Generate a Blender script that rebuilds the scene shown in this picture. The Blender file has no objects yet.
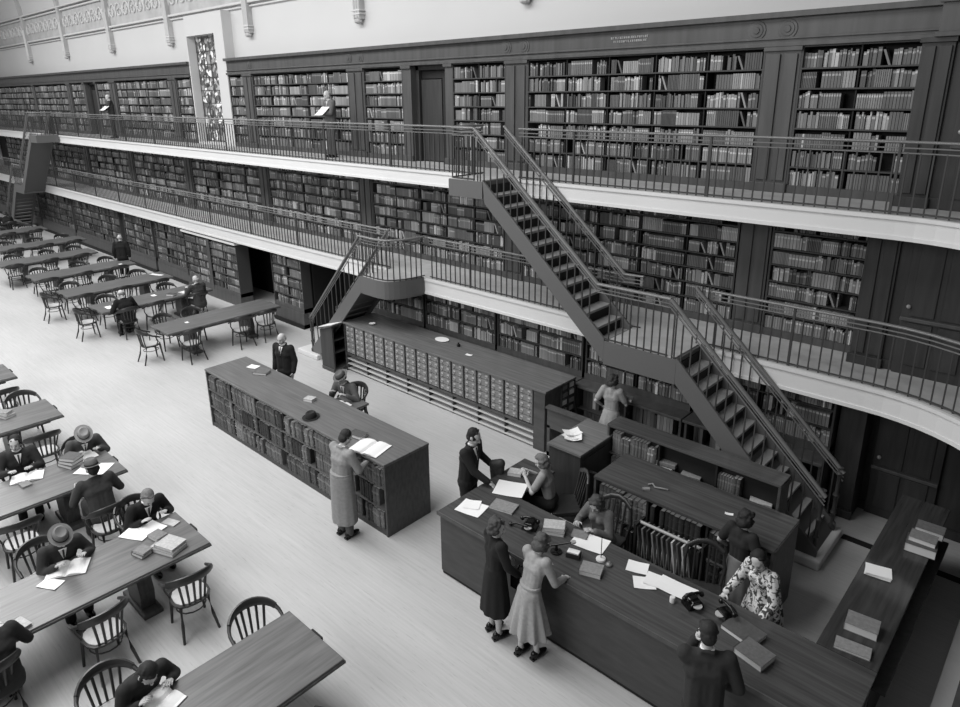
import bpy, bmesh, math, random
from mathutils import Vector, Matrix, Euler
random.seed(7)
PI = math.pi
S = bpy.context.scene
COL = S.collection

# ------------------------------------------------------------------ camera, light, exposure
cam = bpy.data.objects.new('camera', bpy.data.cameras.new('camera'))
COL.objects.link(cam)
S.camera = cam
_yaw, _pit, _rol = 0.75162921, 0.30391316, -0.01106605
_f = Vector((-math.sin(_yaw)*math.cos(_pit), math.cos(_yaw)*math.cos(_pit), -math.sin(_pit)))
_r = _f.cross(Vector((0, 0, 1))).normalized(); _u = _r.cross(_f)
_r2 = _r*math.cos(_rol)+_u*math.sin(_rol); _u2 = -_r*math.sin(_rol)+_u*math.cos(_rol)
cam.matrix_world = Matrix(((_r2.x, _u2.x, -_f.x, 0), (_r2.y, _u2.y, -_f.y, 0), (_r2.z, _u2.z, -_f.z, 6.2), (0, 0, 0, 1)))
cam.data.sensor_width = 36; cam.data.lens = 681.98*36/960
cam.data.shift_x = 0.00457; cam.data.shift_y = -0.04835
cam.data.clip_end = 200; cam.data.clip_start = 0.05

W = bpy.data.worlds.new('world'); S.world = W; W.use_nodes = True
W.node_tree.nodes['Background'].inputs[0].default_value = (1, 1, 1, 1)
W.node_tree.nodes['Background'].inputs[1].default_value = 0.16
def area(name, loc, sx, sy, power, rot=(0, 0, 0)):
    l = bpy.data.lights.new(name, 'AREA'); l.shape = 'RECTANGLE'; l.size = sx; l.size_y = sy; l.energy = power
    o = bpy.data.objects.new(name, l); o.location = loc; o.rotation_euler = rot; COL.objects.link(o); return o
area('skylight', (-22.5, 1.9, 13.0), 34, 7, 5200)
area('added_fill_light', (-8, -6.5, 9.0), 10, 4, 950, (math.radians(62), 0, math.radians(20)))  # added fill lamp out of view, lifts the dim right side
S.view_settings.view_transform = 'Standard'; S.view_settings.look = 'None'
S.view_settings.gamma = 1; S.view_settings.use_curve_mapping = False
S.view_settings.exposure = 0.0

# ------------------------------------------------------------------ materials
def lin(g):
    g = g/255.0
    return g/12.92 if g <= 0.04045 else ((g+0.055)/1.055)**2.4
MATS = {}
def mat(name, g, rough=0.6, var=0.0, scale=(1, 1, 1), detail=3, bump=0.0, spec=0.4, g2=None, lo=0.4, hi=0.6, coat=0.0):
    """grey material; var: relative tone variation by stretched noise"""
    if name in MATS: return MATS[name]
    m = bpy.data.materials.new(name); m.use_nodes = True; MATS[name] = m
    nt = m.node_tree; b = nt.nodes['Principled BSDF']; v = lin(g)
    b.inputs['Base Color'].default_value = (v, v, v, 1)
    b.inputs['Roughness'].default_value = rough
    b.inputs['Specular IOR Level'].default_value = spec
    b.inputs['Coat Weight'].default_value = coat
    if var or g2 is not None or bump:
        tc = nt.nodes.new('ShaderNodeTexCoord'); mp = nt.nodes.new('ShaderNodeMapping'); mp.inputs['Scale'].default_value = scale
        nt.links.new(tc.outputs['Object'], mp.inputs[0])
        n = nt.nodes.new('ShaderNodeTexNoise'); n.inputs['Scale'].default_value = 1; n.inputs['Detail'].default_value = detail
        nt.links.new(mp.outputs[0], n.inputs['Vector'])
        r = nt.nodes.new('ShaderNodeValToRGB'); nt.links.new(n.outputs[0], r.inputs[0])
        a, c = (v*(1-var), v*(1+var)) if g2 is None else (v, lin(g2))
        r.color_ramp.elements[0].position = lo if g2 is not None else 0.25; r.color_ramp.elements[1].position = hi if g2 is not None else 0.75
        r.color_ramp.elements[0].color = (a, a, a, 1); r.color_ramp.elements[1].color = (c, c, c, 1)
        nt.links.new(r.outputs[0], b.inputs['Base Color'])
        if bump:
            bp = nt.nodes.new('ShaderNodeBump'); bp.inputs['Strength'].default_value = bump; bp.inputs['Distance'].default_value = 0.02
            nt.links.new(n.outputs[0], bp.inputs['Height']); nt.links.new(bp.outputs[0], b.inputs['Normal'])
    return m
WD = mat('dark_stained_wood', 72, 0.42, 0.35, (1.5, 22, 9))
WDV = mat('dark_panel_wood', 54, 0.5, 0.3, (14, 14, 1.2))
WT = mat('table_top_wood', 99, 0.3, 0.3, (24, 1.6, 10))
WTD = mat('desk_top_wood', 68, 0.17, 0.35, (1.2, 26, 10))
WC = mat('case_top_wood', 96, 0.4, 0.3, (1.3, 26, 10))
WCT = mat('catalogue_top_wood', 104, 0.2, 0.25, (1.3, 22, 10))
WK = mat('counter_top_wood', 56, 0.1, 0.35, (24, 1.5, 10))
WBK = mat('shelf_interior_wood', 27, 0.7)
WSH = mat('shelf_board_wood', 62, 0.55)
WP = mat('gallery_joinery_wood', 76, 0.45, 0.25, (8, 8, 1.0))
CHW = mat('chair_wood', 50, 0.32, 0.25, (9, 9, 9))
SEAT = mat('chair_seat_cane', 176, 0.7, 0.08, (40, 40, 40))
IRON = mat('painted_railing_iron', 62, 0.4)
RAILW = mat('handrail_wood', 112, 0.25)
STR = mat('stair_stringer_paint', 94, 0.45)
TREAD = mat('stair_tread_rubber', 150, 0.6, 0.12, (6, 6, 6))
WHITE = mat('white_fascia_paint', 212, 0.6, 0.03, (1, 1, 1))
PLAST = mat('white_plaster', 196, 0.8, 0.03, (0.5, 0.5, 0.5))
PLASTD = mat('plaster_ornament', 174, 0.8, 0.15, (3, 3, 3))
GFL = mat('gallery_floor_cork', 174, 0.7, 0.12, (5, 5, 5))
MARB = mat('marble', 206, 0.35, 0.06, (4, 4, 4))
PAPER = mat('paper', 226, 0.8)
PAGE = mat('page_edges', 205, 0.8)
BRASS = mat('drawer_metal', 150, 0.3)
BLACK = mat('black_enamel', 14, 0.2)
TONES = [mat('book_cloth_%s' % w, g, 0.6, 0.2, (30, 30, 30)) for w, g in (('black', 46), ('dark', 76), ('brown', 96), ('mid', 114), ('grey', 126), ('pale', 168))]
# floor with long faint streaks of boards
FL = mat('floor_boards', 214, 0.62, 0.0, (1, 1, 1), g2=214)
def floor_mat():
    m = FL; nt = m.node_tree; b = nt.nodes['Principled BSDF']
    for l in list(b.inputs['Base Color'].links): nt.links.remove(l)
    tc = nt.nodes.new('ShaderNodeTexCoord')
    def noise(sc, det):
        mp = nt.nodes.new('ShaderNodeMapping'); mp.inputs['Scale'].default_value = sc; nt.links.new(tc.outputs['Object'], mp.inputs[0])
        n = nt.nodes.new('ShaderNodeTexNoise'); n.inputs['Scale'].default_value = 1; n.inputs['Detail'].default_value = det
        nt.links.new(mp.outputs[0], n.inputs['Vector']); return n.outputs[0]
    def mr(src, a, c, lo, hi):
        r = nt.nodes.new('ShaderNodeMapRange'); nt.links.new(src, r.inputs[0]); r.inputs[1].default_value = a; r.inputs[2].default_value = c
        r.inputs[3].default_value = lo; r.inputs[4].default_value = hi; return r.outputs[0]
    def mul(p, q_):
        r = nt.nodes.new('ShaderNodeMath'); r.operation = 'MULTIPLY'; nt.links.new(p, r.inputs[0])
        if isinstance(q_, float): r.inputs[1].default_value = q_
        else: nt.links.new(q_, r.inputs[1])
        return r.outputs[0]
    s1 = mr(noise((1.1, 34, 1), 4), .3, .7, .91, 1.05)
    s2 = mr(noise((0.5, 0.9, 1), 3), .3, .7, .93, 1.05)
    s3 = mr(noise((5, 60, 1), 2), .62, .72, 1.0, .82)
    v = mul(mul(mul(s1, s2), s3), lin(176))
    nt.links.new(v, b.inputs['Base Color'])
floor_mat()

# ------------------------------------------------------------------ mesh building
class MB:
    def __init__(self): self.v = []; self.f = []; self.m = []; self.mats = []
    def mi(self, m):
        if m not in self.mats: self.mats.append(m)
        return self.mats.index(m)
    def add(self, vs, fs, m):
        o = len(self.v); k = self.mi(m); self.v += [tuple(p) for p in vs]
        for f in fs: self.f.append(tuple(i+o for i in f)); self.m.append(k)
        return self
    def box(self, x0, x1, y0, y1, z0, z1, m):
        return self.add([(x0, y0, z0), (x1, y0, z0), (x1, y1, z0), (x0, y1, z0), (x0, y0, z1), (x1, y0, z1), (x1, y1, z1), (x0, y1, z1)],
                        [(0, 3, 2, 1), (4, 5, 6, 7), (0, 1, 5, 4), (1, 2, 6, 5), (2, 3, 7, 6), (3, 0, 4, 7)], m)
    def cbox(self, x, y, z, sx, sy, sz, m, rz=0.0, rx=0.0, ry=0.0):
        R = Euler((rx, ry, rz)).to_matrix()
        vs = [R @ Vector((i*sx/2, j*sy/2, k*sz/2))+Vector((x, y, z)) for k in (-1, 1) for (i, j) in ((-1, -1), (1, -1), (1, 1), (-1, 1))]
        return self.add(vs, [(0, 3, 2, 1), (4, 5, 6, 7), (0, 1, 5, 4), (1, 2, 6, 5), (2, 3, 7, 6), (3, 0, 4, 7)], m)
    def prism(self, pts, axis, a, b, m):
        """polygon pts extruded along axis from a to b; pts in the two other axes in xyz order"""
        def P(p, c):
            return {'x': (c, p[0], p[1]), 'y': (p[0], c, p[1]), 'z': (p[0], p[1], c)}[axis]
        n = len(pts)
        vs = [P(p, a) for p in pts]+[P(p, b) for p in pts]
        return self.add(vs, [tuple(range(n)), tuple(range(2*n-1, n-1, -1))]+[(i, i+n, (i+1) % n+n, (i+1) % n) for i in range(n)], m)
    def tube(self, pts, r, m, n=8, flat=1.0, cap=True, up=Vector((0, 0, 1))):
        """r: number or list; flat scales the second (up-ish) axis"""
        pts = [Vector(p) for p in pts]; N = len(pts); rs = r if isinstance(r, (list, tuple)) else [r]*N
        vs = []
        for i, p in enumerate(pts):
            d = (pts[min(i+1, N-1)]-pts[max(i-1, 0)]).normalized()
            u = up if abs(d.dot(up)) < 0.97 else Vector((0, 1, 0)) if abs(d.y) < .9 else Vector((1, 0, 0))
            s = d.cross(u).normalized(); t = s.cross(d)
            for k in range(n):
                a = 2*PI*(k+.5)/n; vs.append(p+s*math.cos(a)*rs[i]+t*math.sin(a)*rs[i]*flat)
        fs = [(i*n+k, i*n+(k+1) % n, (i+1)*n+(k+1) % n, (i+1)*n+k) for i in range(N-1) for k in range(n)]
        if cap: fs += [tuple(range(n-1, -1, -1)), tuple((N-1)*n+k for k in range(n))]
        return self.add(vs, fs, m)
    def lathe(self, prof, m, c=(0, 0, 0), n=16, sx=1, sy=1):
        vs = []; fs = []; N = len(prof)
        for r, z in prof:
            for k in range(n):
                a = 2*PI*k/n; vs.append((c[0]+r*sx*math.cos(a), c[1]+r*sy*math.sin(a), c[2]+z))
        for i in range(N-1):
            for k in range(n): fs.append((i*n+k, i*n+(k+1) % n, (i+1)*n+(k+1) % n, (i+1)*n+k))
        fs += [tuple(range(n-1, -1, -1)), tuple((N-1)*n+k for k in range(n))]
        return self.add(vs, fs, m)
    def ell(self, c, r, m, R=None, n=12, k=8):
        vs = []; fs = []; c = Vector(c); R = R or Matrix.Identity(3)
        for i in range(1, k):
            t = PI*i/k
            for j in range(n):
                a = 2*PI*j/n; vs.append(c+R @ Vector((r[0]*math.sin(t)*math.cos(a), r[1]*math.sin(t)*math.sin(a), r[2]*math.cos(t))))
        T = len(vs); vs.append(c+R @ Vector((0, 0, r[2]))); vs.append(c+R @ Vector((0, 0, -r[2])))
        for i in range(k-2):
            for j in range(n): fs.append((i*n+j, (i+1)*n+j, (i+1)*n+(j+1) % n, i*n+(j+1) % n))
        for j in range(n):
            fs.append((T, j, (j+1) % n)); fs.append((T+1, (k-2)*n+(j+1) % n, (k-2)*n+j))
        return self.add(vs, fs, m)
    def cap(self, p0, r0, p1, r1, m, n=10):
        p0 = Vector(p0); p1 = Vector(p1)
        self.ell(p0, (r0,)*3, m, n=n, k=6); self.ell(p1, (r1,)*3, m, n=n, k=6)
        return self.tube([p0, p1], [r0, r1], m, n=n)
    def mesh(self, name):
        me = bpy.data.meshes.new(name); me.from_pydata(self.v, [], self.f)
        for m in self.mats: me.materials.append(m)
        me.polygons.foreach_set('material_index', self.m)
        bm = bmesh.new(); bm.from_mesh(me); bmesh.ops.recalc_face_normals(bm, faces=bm.faces); bm.to_mesh(me); bm.free()
        return me
    def build(self, name, parent=None, loc=None, smooth=None, bevel=0.0, rz=0.0):
        me = self.mesh(name); o = bpy.data.objects.new(name, me); COL.objects.link(o)
        if parent is not None: o.parent = parent
        if loc is not None: o.location = loc
        if rz: o.rotation_euler = (0, 0, rz)
        if smooth is not None:
            me.shade_smooth() if smooth >= 180 else me.polygons.foreach_set('use_smooth', [True]*len(me.polygons))
            if smooth < 180: me.set_sharp_from_angle(angle=math.radians(smooth))
        if bevel:
            b = o.modifiers.new('bevel', 'BEVEL'); b.width = bevel; b.segments = 2; b.limit_method = 'ANGLE'
        return o
def tag(o, label=None, cat=None, group=None, kind=None):
    if label: o['label'] = label
    if cat: o['category'] = cat
    if group: o['group'] = group
    if kind: o['kind'] = kind
    return o
def thing(name, label, cat, loc=(0, 0, 0), rz=0.0, group=None):
    o = bpy.data.objects.new(name, None); COL.objects.link(o); o.location = loc; o.rotation_euler = (0, 0, rz)
    o.empty_display_size = .1
    return tag(o, label, cat, group)
def struct(o, label=None): return tag(o, label, kind='structure')
def dup(root, loc, rz, label, group=None):
    r = root.copy(); COL.objects.link(r); r.location = loc; r.rotation_euler = (0, 0, rz); r['label'] = label
    if group: r['group'] = group
    for ch in list(root.children):
        c = ch.copy(); COL.objects.link(c); c.parent = r
        for g in list(ch.children):
            d = g.copy(); COL.objects.link(d); d.parent = c
    return r
def ordinal(n):
    return '%d%s' % (n, 'th' if 10 <= n % 100 <= 20 else {1: 'st', 2: 'nd', 3: 'rd'}.get(n % 10, 'th'))

# ------------------------------------------------------------------ the room
XM = -42.4                     # the room is symmetric: x' = XM - x
Z1, Z2 = 2.40, 4.70            # gallery floors
YF, YW = 9.70, 10.85           # gallery edge, face of the gallery bookcases
struct(MB().box(-49, 3.0, -9, 11.4, -0.12, 0, FL).build('floor'))
struct(MB().box(-49, 3.0, 11.2, 11.5, 0, 7.2, WBK).build('wall_back'))
struct(MB().box(-49.3, -49, -9, 11.4, 0, 9.0, PLAST).build('wall_left'))
w = MB().box(-49, 3.0, 11.16, 11.5, 7.2, 9.9, PLAST)
struct(w.build('wall_back_upper'))
# cove springing above the ornament band
cv = [(11.2, 9.85)]
for i in range(13):
    a = i/12*PI/2; cv.append((11.1-3.2*(1-math.cos(a)), 9.85+3.0*math.sin(a)))
prof = cv[1:]; ps = [(y, z) for y, z in prof]+[(y+.15, z+.15) for y, z in reversed(prof)]
struct(MB().prism(ps, 'x', -49, 3.0, PLAST).build('ceiling', smooth=30))
m = MB()
for z, d, h in ((8.62, .07, .05), (8.72, .13, .07), (9.74, .12, .07), (9.86, .2, .06), (10.3, .06, .05)):
    m.box(-49, 3.0, 11.16-d, 11.2, z, z+h, PLAST)
struct(m.build('trim_1', bevel=.015), 'white plaster mouldings above and below the ornament band')
# ornament band: plaster scrolls in relief between the ribs
m = MB(); m.box(-49, 3.0, 11.13, 11.2, 8.8, 9.74, PLASTD)
for k in range(70):
    x = -43.7+k*.64; s = 1 if k % 2 else -1
    pts = []
    for i in range(22):
        t = i/21*2.6*PI; r = .30*(1-i/26); pts.append((x+s*r*math.cos(t), 11.11, 9.27+r*math.sin(t)))
    m.tube(pts, .035, PLAST, n=5)
    m.ell((x+.32, 11.11, 9.27), (.05, .03, .2), PLAST, n=6, k=5)
struct(m.build('trim_2', smooth=60), 'plaster scroll frieze')
for k in range(7):
    x = -8.96-5.12*k
    m = MB(); path = [(x, 11.02, 7.92), (x, 11.02, 8.6), (x, 11.0, 9.3), (x, 10.98, 9.8)]
    for i in range(2, 12): path.append((x, 11.0-3.2*(1-math.cos(i/12*PI/2)), 9.85+3.0*math.sin(i/12*PI/2)))
    for i in range(len(path)-1):
        a, b = path[i], path[i+1]
        m.add([(x-.13, a[1], a[2]), (x+.13, a[1], a[2]), (x+.13, a[1]+.25, a[2]), (x-.13, a[1]+.25, a[2]), (x-.13, b[1], b[2]), (x+.13, b[1], b[2]), (x+.13, b[1]+.25, b[2]), (x-.13, b[1]+.25, b[2])],
              [(0, 3, 2, 1), (4, 5, 6, 7), (0, 1, 5, 4), (1, 2, 6, 5), (2, 3, 7, 6), (3, 0, 4, 7)], PLASTD)
    for dx in (-.09, 0, .09): m.tube([(x+dx, 11.0, 7.95), (x+dx, 11.0, 8.6), (x+dx, 10.98, 9.3)], .03, PLAST, n=5)
    for z in (8.02, 8.1): m.box(x-.16, x+.16, 10.97, 11.2, z, z+.035, PLAST)
    m.ell((x, 11.06, 7.88), (.12, .1, .07), PLASTD, n=8, k=5)
    struct(m.build('trim_%d' % (3+k)), 'plaster ceiling rib')
# wood cornice over the top gallery bookcases, broken by the window pier
m = MB()
for a, b in ((-49, -22.72), (-20.3, -1.85)):
    m.box(a, b, YW, 11.2, 6.80, 7.27, WP); m.box(a, b, YW-.05, YW, 6.80, 6.86, WP); m.box(a, b, YW-.1, YW, 7.19, 7.27, WP); m.box(a, b, YW-.03, YW, 6.9, 6.93, WP)
m.box(-1.95, 3, 10.45, 11.2, 6.80, 7.27, WP); m.box(-1.98, 3, 10.4, 10.45, 7.19, 7.27, WP); m.box(-1.98, 3, 10.4, 10.45, 6.80, 6.86, WP)
# rosettes and a small inscription band
for x in (-4.35, -3.9, -9.25, -8.8, -14.3, -13.85, -19.0):
    m.lathe([(.13, 0), (.13, .02), (.09, .02), (.09, .035), (.03, .035), (.03, .05)], WP, n=14) if False else None
    for r, d in ((.14, .012), (.1, .022), (.05, .035)):
        pts = [(x+r*math.cos(2*PI*i/14), 7.04+r*math.sin(2*PI*i/14)) for i in range(14)]
        m.prism(pts, 'y', YW-d, YW, WP)
struct(m.build('trim_20', bevel=.008), 'stained wood cornice above the top gallery bookcases')
ins = MB(); LET = mat('gilt_letters', 205, .4)
GL = 'HLITEFHNILTEHIFLTNEHITLEFHIN'
def stroke_letter(mb, ch, x, z, h, y, m):
    w = h*.6; t = h*.17
    V = lambda xx: mb.box(xx, xx+t, y-.012, y, z, z+h, m)
    Hh = lambda zz, a=0, b=1: mb.box(x+a*w, x+b*w, y-.012, y, zz, zz+t, m)
    if ch in 'HN': V(x); V(x+w-t); Hh(z+h/2-t/2)
    elif ch in 'LEF':
        V(x)
        if ch in 'LE': Hh(z)
        if ch in 'EF': Hh(z+h-t); Hh(z+h/2-t/2, 0, .8)
    elif ch == 'T': V(x+w/2-t/2); Hh(z+h-t)
    elif ch == 'I': V(x+w/2-t/2)
for row, n, z in ((0, 20, 7.06), (1, 18, 7.0)):
    for i in range(n): stroke_letter(ins, GL[(i*5+row*3) % len(GL)], -6.86+.05*row+i*.036, z+.0, .034, YW, LET)
struct(ins.build('trim_21'), 'small two line gilt inscription on the wood cornice')

# galleries: slab, white fascia; the right end curves toward the viewer
def arc(r, cx=-1.9, cy=7.7, n=14, a0=PI/2, a1=0.0): return [(cx+r*math.cos(a0+(a1-a0)*i/n), cy+r*math.sin(a0+(a1-a0)*i/n)) for i in range(n+1)]
for zi, (z, h) in enumerate(((Z1, .35), (Z2, .30))):
    outer = arc(2.0)
    poly = [(-49, YF)]+outer+[(.1, 5.0), (1.3, 5.0), (1.3, 11.2), (-49, 11.2)]
    struct(MB().prism(poly, 'z', z-h+.05, z, GFL).build('gallery_floor'), ('lower', 'upper')[zi]+' gallery floor')
    m = MB()
    line = [(-49, YF)]+outer+[(.1, 5.0)]; inner = [(-49, YF+.1)]+arc(1.9)+[(0.0, 5.0)]
    outl = lambda d: [(-49, YF-d)]+arc(2.0+d)+[(.1+d, 5.0)]
    def band(d, za, zb):
        a = outl(0.0); b = outl(-d) if False else [(-49, YF-d)]+[(-1.9+(2.0-d)*math.cos(PI/2*(1-i/14)), 7.7+(2.0-d)*math.sin(PI/2*(1-i/14))) for i in range(15)]+[(.1-d, 5.0)]
        for i in range(len(a)-1):
            p, q_, r_, s_ = a[i], a[i+1], b[i+1], b[i]
            m.add([(p[0], p[1], za), (q_[0], q_[1], za), (r_[0], r_[1], za), (s_[0], s_[1], za), (p[0], p[1], zb), (q_[0], q_[1], zb), (r_[0], r_[1], zb), (s_[0], s_[1], zb)],
                  [(0, 3, 2, 1), (4, 5, 6, 7), (0, 1, 5, 4), (1, 2, 6, 5), (2, 3, 7, 6), (3, 0, 4, 7)], WHITE)
    band(.03, z-h, z-.05); band(.055, z-.05, z+.0); band(.045, z-h, z-h+.05)
    struct(m.build('gallery_fascia', smooth=30), ('lower', 'upper')[zi]+' white gallery fascia')
    # dark skirting strip at the edge under the railing
    m = MB(); a = outl(0.0)

# pilasters and corner joinery
def pil(x0, x1, z0, z1, yf=YW, mt=WP):
    m = MB(); m.box(x0, x1, yf, 11.2, z0, z1, mt)
    w = (x1-x0)
    if w > .35:
        for a, b in ((.08, .44), (.56, .92)): m.box(x0+a*w, x0+b*w, yf-.03, yf, z0+.18, z1-.1, mt)
    m.box(x0-.02, x1+.02, yf-.045, yf, z0, z0+.14, mt); m.box(x0-.02, x1+.02, yf-.045, yf, z1-.06, z1, mt)
    return m
tn = [30]
def add_pil(*a, **k):
    struct(pil(*a, **k).build('trim_%d' % tn[0], bevel=.006), 'stained wood pilaster between bookcases'); tn[0] += 1
T3B = [(-48.0, -39.5), (-39.2, -34.6), (-34.1, -32.6), (-31.1, -29.7), (-29.1, -24.36), (-23.83, -22.78), (-20.25, -19.4), (-18.9, -14.35), (-13.76, -12.34), (-10.75, -9.25), (-8.71, -4.18), (-3.67, -2.11)]
for x0, x1 in ((-39.5, -39.2), (-34.6, -34.1), (-32.6, -32.4), (-31.25, -31.1), (-29.7, -29.1), (-24.36, -23.83), (-19.4, -18.9), (-14.35, -13.76), (-12.34, -12.06), (-10.97, -10.75), (-9.25, -8.71), (-4.18, -3.67)):
    add_pil(x0, x1, Z2, 6.8)
for c in (-4.03, -9.03, -13.92, -18.8, -23.8, -28.75, -33.6, -38.5): add_pil(c-.24, c+.24, Z1, 4.42)
add_pil(-2.11, -1.75, Z2, 6.8, yf=10.5, mt=WDV); add_pil(-2.36, -1.95, Z1, 4.42, yf=10.5, mt=WDV); add_pil(-2.3, -1.95, 0, 2.1, yf=10.3, mt=WDV)
# corner panelling to the right, one wall per tier
m = MB()
for z0, z1, y in ((0, 2.1, 10.75), (Z1, 4.42, 10.55), (Z2, 6.8, 10.55)):
    m.box(-1.95, 3.0, y, 11.2, z0, z1, WDV)
    m.box(-1.95, 3.0, y-.03, y, z0, z0+.14, WDV)
struct(m.build('wall_corner'))
for k, (z0, y, x0, x1) in enumerate(((0, 10.72, -1.85, -1.0), (Z1, 10.52, -1.8, -.95), (Z2, 10.52, -1.6, -.8))):
    m = MB(); H_ = 2.0
    m.box(x0, x1, y-.05, y, z0, z0+H_, WDV)
    for a in (x0+.1, (x0+x1)/2+.03):
        for zz, hh in ((.15, .6), (.85, 1.0)): m.box(a, a+(x1-x0)/2-.14, y-.07, y-.05, z0+zz, z0+zz+hh, WDV)
    m.box(x0-.08, x1+.08, y-.1, y, z0+H_-.04, z0+H_+.04, WDV)
    m.box(x0, x1, y-.11, y-.05, z0+.78, z0+.83, WP)
    d = struct(m.build('door_%d' % (k+4), bevel=.006), 'dark panelled door in the corner')
    MB().ell((x0+.08, y-.09, z0+.98), (.03, .03, .03), BRASS, n=8, k=6).build('door_knob', parent=d)
# doors of the top gallery and ground floor
for k, (x0, x1, z0, z1) in enumerate(((-12.06, -10.97, Z2, 6.8), (-32.4, -31.25, Z2, 6.8), (-18.75, -17.55, 0, 2.05))):
    m = MB(); yb = 11.12 if k < 2 else 10.9
    m.box(x0, x1, yb, 11.2, z0, z1, WBK)
    m.box(x0, x0+.1, yb-.12, yb, z0, z1, WDV); m.box(x1-.1, x1, yb-.12, yb, z0, z1, WDV); m.box(x0, x1, yb-.12, yb, z1-.1, z1, WDV)
    m.box(x0+.12, x1-.32, yb-.06, yb, z0+.02, z1-.3, WDV); m.box(x1-.3, x1-.12, yb-.05, yb, z0+.02, z1-.12, mat('door_dark', 32, .5))
    m.box(x0+.12, x1-.12, yb-.04, yb, z1-.28, z1-.12, mat('door_dark', 32, .5))
    struct(m.build('door_%d' % (k+1), bevel=.006), 'dark door')
# window pier (white) with leaded glass
m = MB(); X0, X1 = -22.72, -20.3; GX0, GX1, GZ = -22.66, -20.87, 8.02
m.box(X0, GX0, YW, 11.3, Z2, 8.62, PLAST); m.box(GX1, X1, YW, 11.3, Z2, 8.62, PLAST); m.box(GX0, GX1, YW, 11.3, GZ, 8.62, PLAST); m.box(GX0, GX1, YW, 11.3, Z2, Z2+.06, PLAST)
wn = struct(m.build('window_1'), 'tall leaded window in a white plaster surround')
gl = bpy.data.materials.new('leaded_glass'); gl.use_nodes = True; nt = gl.node_tree; b = nt.nodes['Principled BSDF']
tc = nt.nodes.new('ShaderNodeTexCoord'); vo = nt.nodes.new('ShaderNodeTexVoronoi'); vo.inputs['Scale'].default_value = 9; nt.links.new(tc.outputs['Object'], vo.inputs['Vector'])
rp = nt.nodes.new('ShaderNodeValToRGB'); rp.color_ramp.interpolation = 'CONSTANT'
els = rp.color_ramp.elements; els[0].color = (.1, .1, .1, 1); els[1].position = .42; els[1].color = (.28, .28, .28, 1)
for p, c in ((.62, .12), (.78, .75), (.9, .35)): e = els.new(p); e.color = (c, c, c, 1)
sp = nt.nodes.new('ShaderNodeSeparateColor'); nt.links.new(vo.outputs['Color'], sp.inputs[0]); nt.links.new(sp.outputs[0], rp.inputs[0])
nt.links.new(rp.outputs[0], b.inputs['Base Color']); nt.links.new(rp.outputs[0], b.inputs['Emission Color']); b.inputs['Emission Strength'].default_value = .28; b.inputs['Roughness'].default_value = .25
MB().box(GX0, GX1, 11.14, 11.16, Z2+.06, GZ, gl).build('pane', parent=wn)
m = MB()
for i in range(5): x = GX0+.03+(GX1-GX0-.06)*i/4; m.tube([(x, 11.12, Z2+.06), (x, 11.12, GZ)], .011, IRON, n=6)
for i in range(9): z = Z2+.1+(GZ-Z2-.16)*i/8; m.tube([(GX0, 11.12, z), (GX1, 11.12, z)], .009, IRON, n=6)
for i in range(6):
    for j in range(2):
        cx = GX0+.45+j*.9; cz = 5.2+i*.5
        m.tube([(cx+.2*math.cos(t/12*2*PI), 11.12, cz+.2*math.sin(t/12*2*PI)) for t in range(13)], .012, IRON, n=5)
m.build('window_frame', parent=wn)
# ------------------------------------------------------------------ built-in bookcases and the mass of shelved books
BV = []; BF = []; BT = []
def qb(x0, x1, y0, y1, z0, z1, t, lean=0.0):
    """book: spine toward -Y; five visible faces"""
    o = len(BV)
    BV.extend([(x0, y0, z0), (x1, y0, z0), (x1, y1, z0), (x0, y1, z0), (x0+lean, y0, z1), (x1+lean, y0, z1), (x1+lean, y1, z1), (x0+lean, y1, z1)])
    BF.extend([(o+4, o+5, o+6, o+7), (o, o+1, o+5, o+4), (o+1, o+2, o+6, o+5), (o+3, o, o+4, o+7)]); BT.extend([t]*4)
rb = random.Random(11)
def fill_row(x0, x1, yf, z, hmax, base=1.0, gap=.07, big=1.0):
    x = x0+rb.random()*.04
    while x < x1-.03:
        if rb.random() < gap:
            x += rb.uniform(.04, .16); continue
        n = rb.choice((1, 2, 3, 4, 6, 8, 11)); h = min(hmax, rb.uniform(.80, 1.0)*hmax); w0 = rb.uniform(.022, .05)*big
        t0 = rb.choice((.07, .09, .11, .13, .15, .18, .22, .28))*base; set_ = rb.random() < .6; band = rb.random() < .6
        bz = rb.uniform(.55, .8)
        for k in range(n):
            w = w0 if set_ else rb.uniform(.02, .055)*big
            if x+w > x1-.01: return
            hh = h if set_ else min(hmax, rb.uniform(.76, 1.0)*hmax)
            t = t0*(rb.uniform(.78, 1.2) if set_ else rb.uniform(.45, 1.8))
            if rb.random() < .012: t = .5*base
            y = yf+(.03 if set_ else rb.uniform(.015, .06))
            ln = 0.0
            qb(x, x+w-.006, y, y+.16, z, z+hh, t, ln)
            if band:
                o = len(BV); a, b_ = z+hh*bz, z+hh*bz+.028
                BV.extend([(x+.003, y-.001, a), (x+w-.007, y-.001, a), (x+w-.007, y-.001, b_), (x+.003, y-.001, b_)]); BF.append((o, o+1, o+2, o+3)); BT.append(min(.6, t*2.4+.04))
            x += w
        if rb.random() < .05 and x+.12 < x1:      # a leaning book after a set
            qb(x+.09, x+.12, yf+.03, yf+.19, z, z+h*.95, t0*1.3, -.085); x += .13
def tier_rows(z0, z1, n):
    p = (z1-z0)/n; return [z0+i*p for i in range(n)], p
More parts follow.
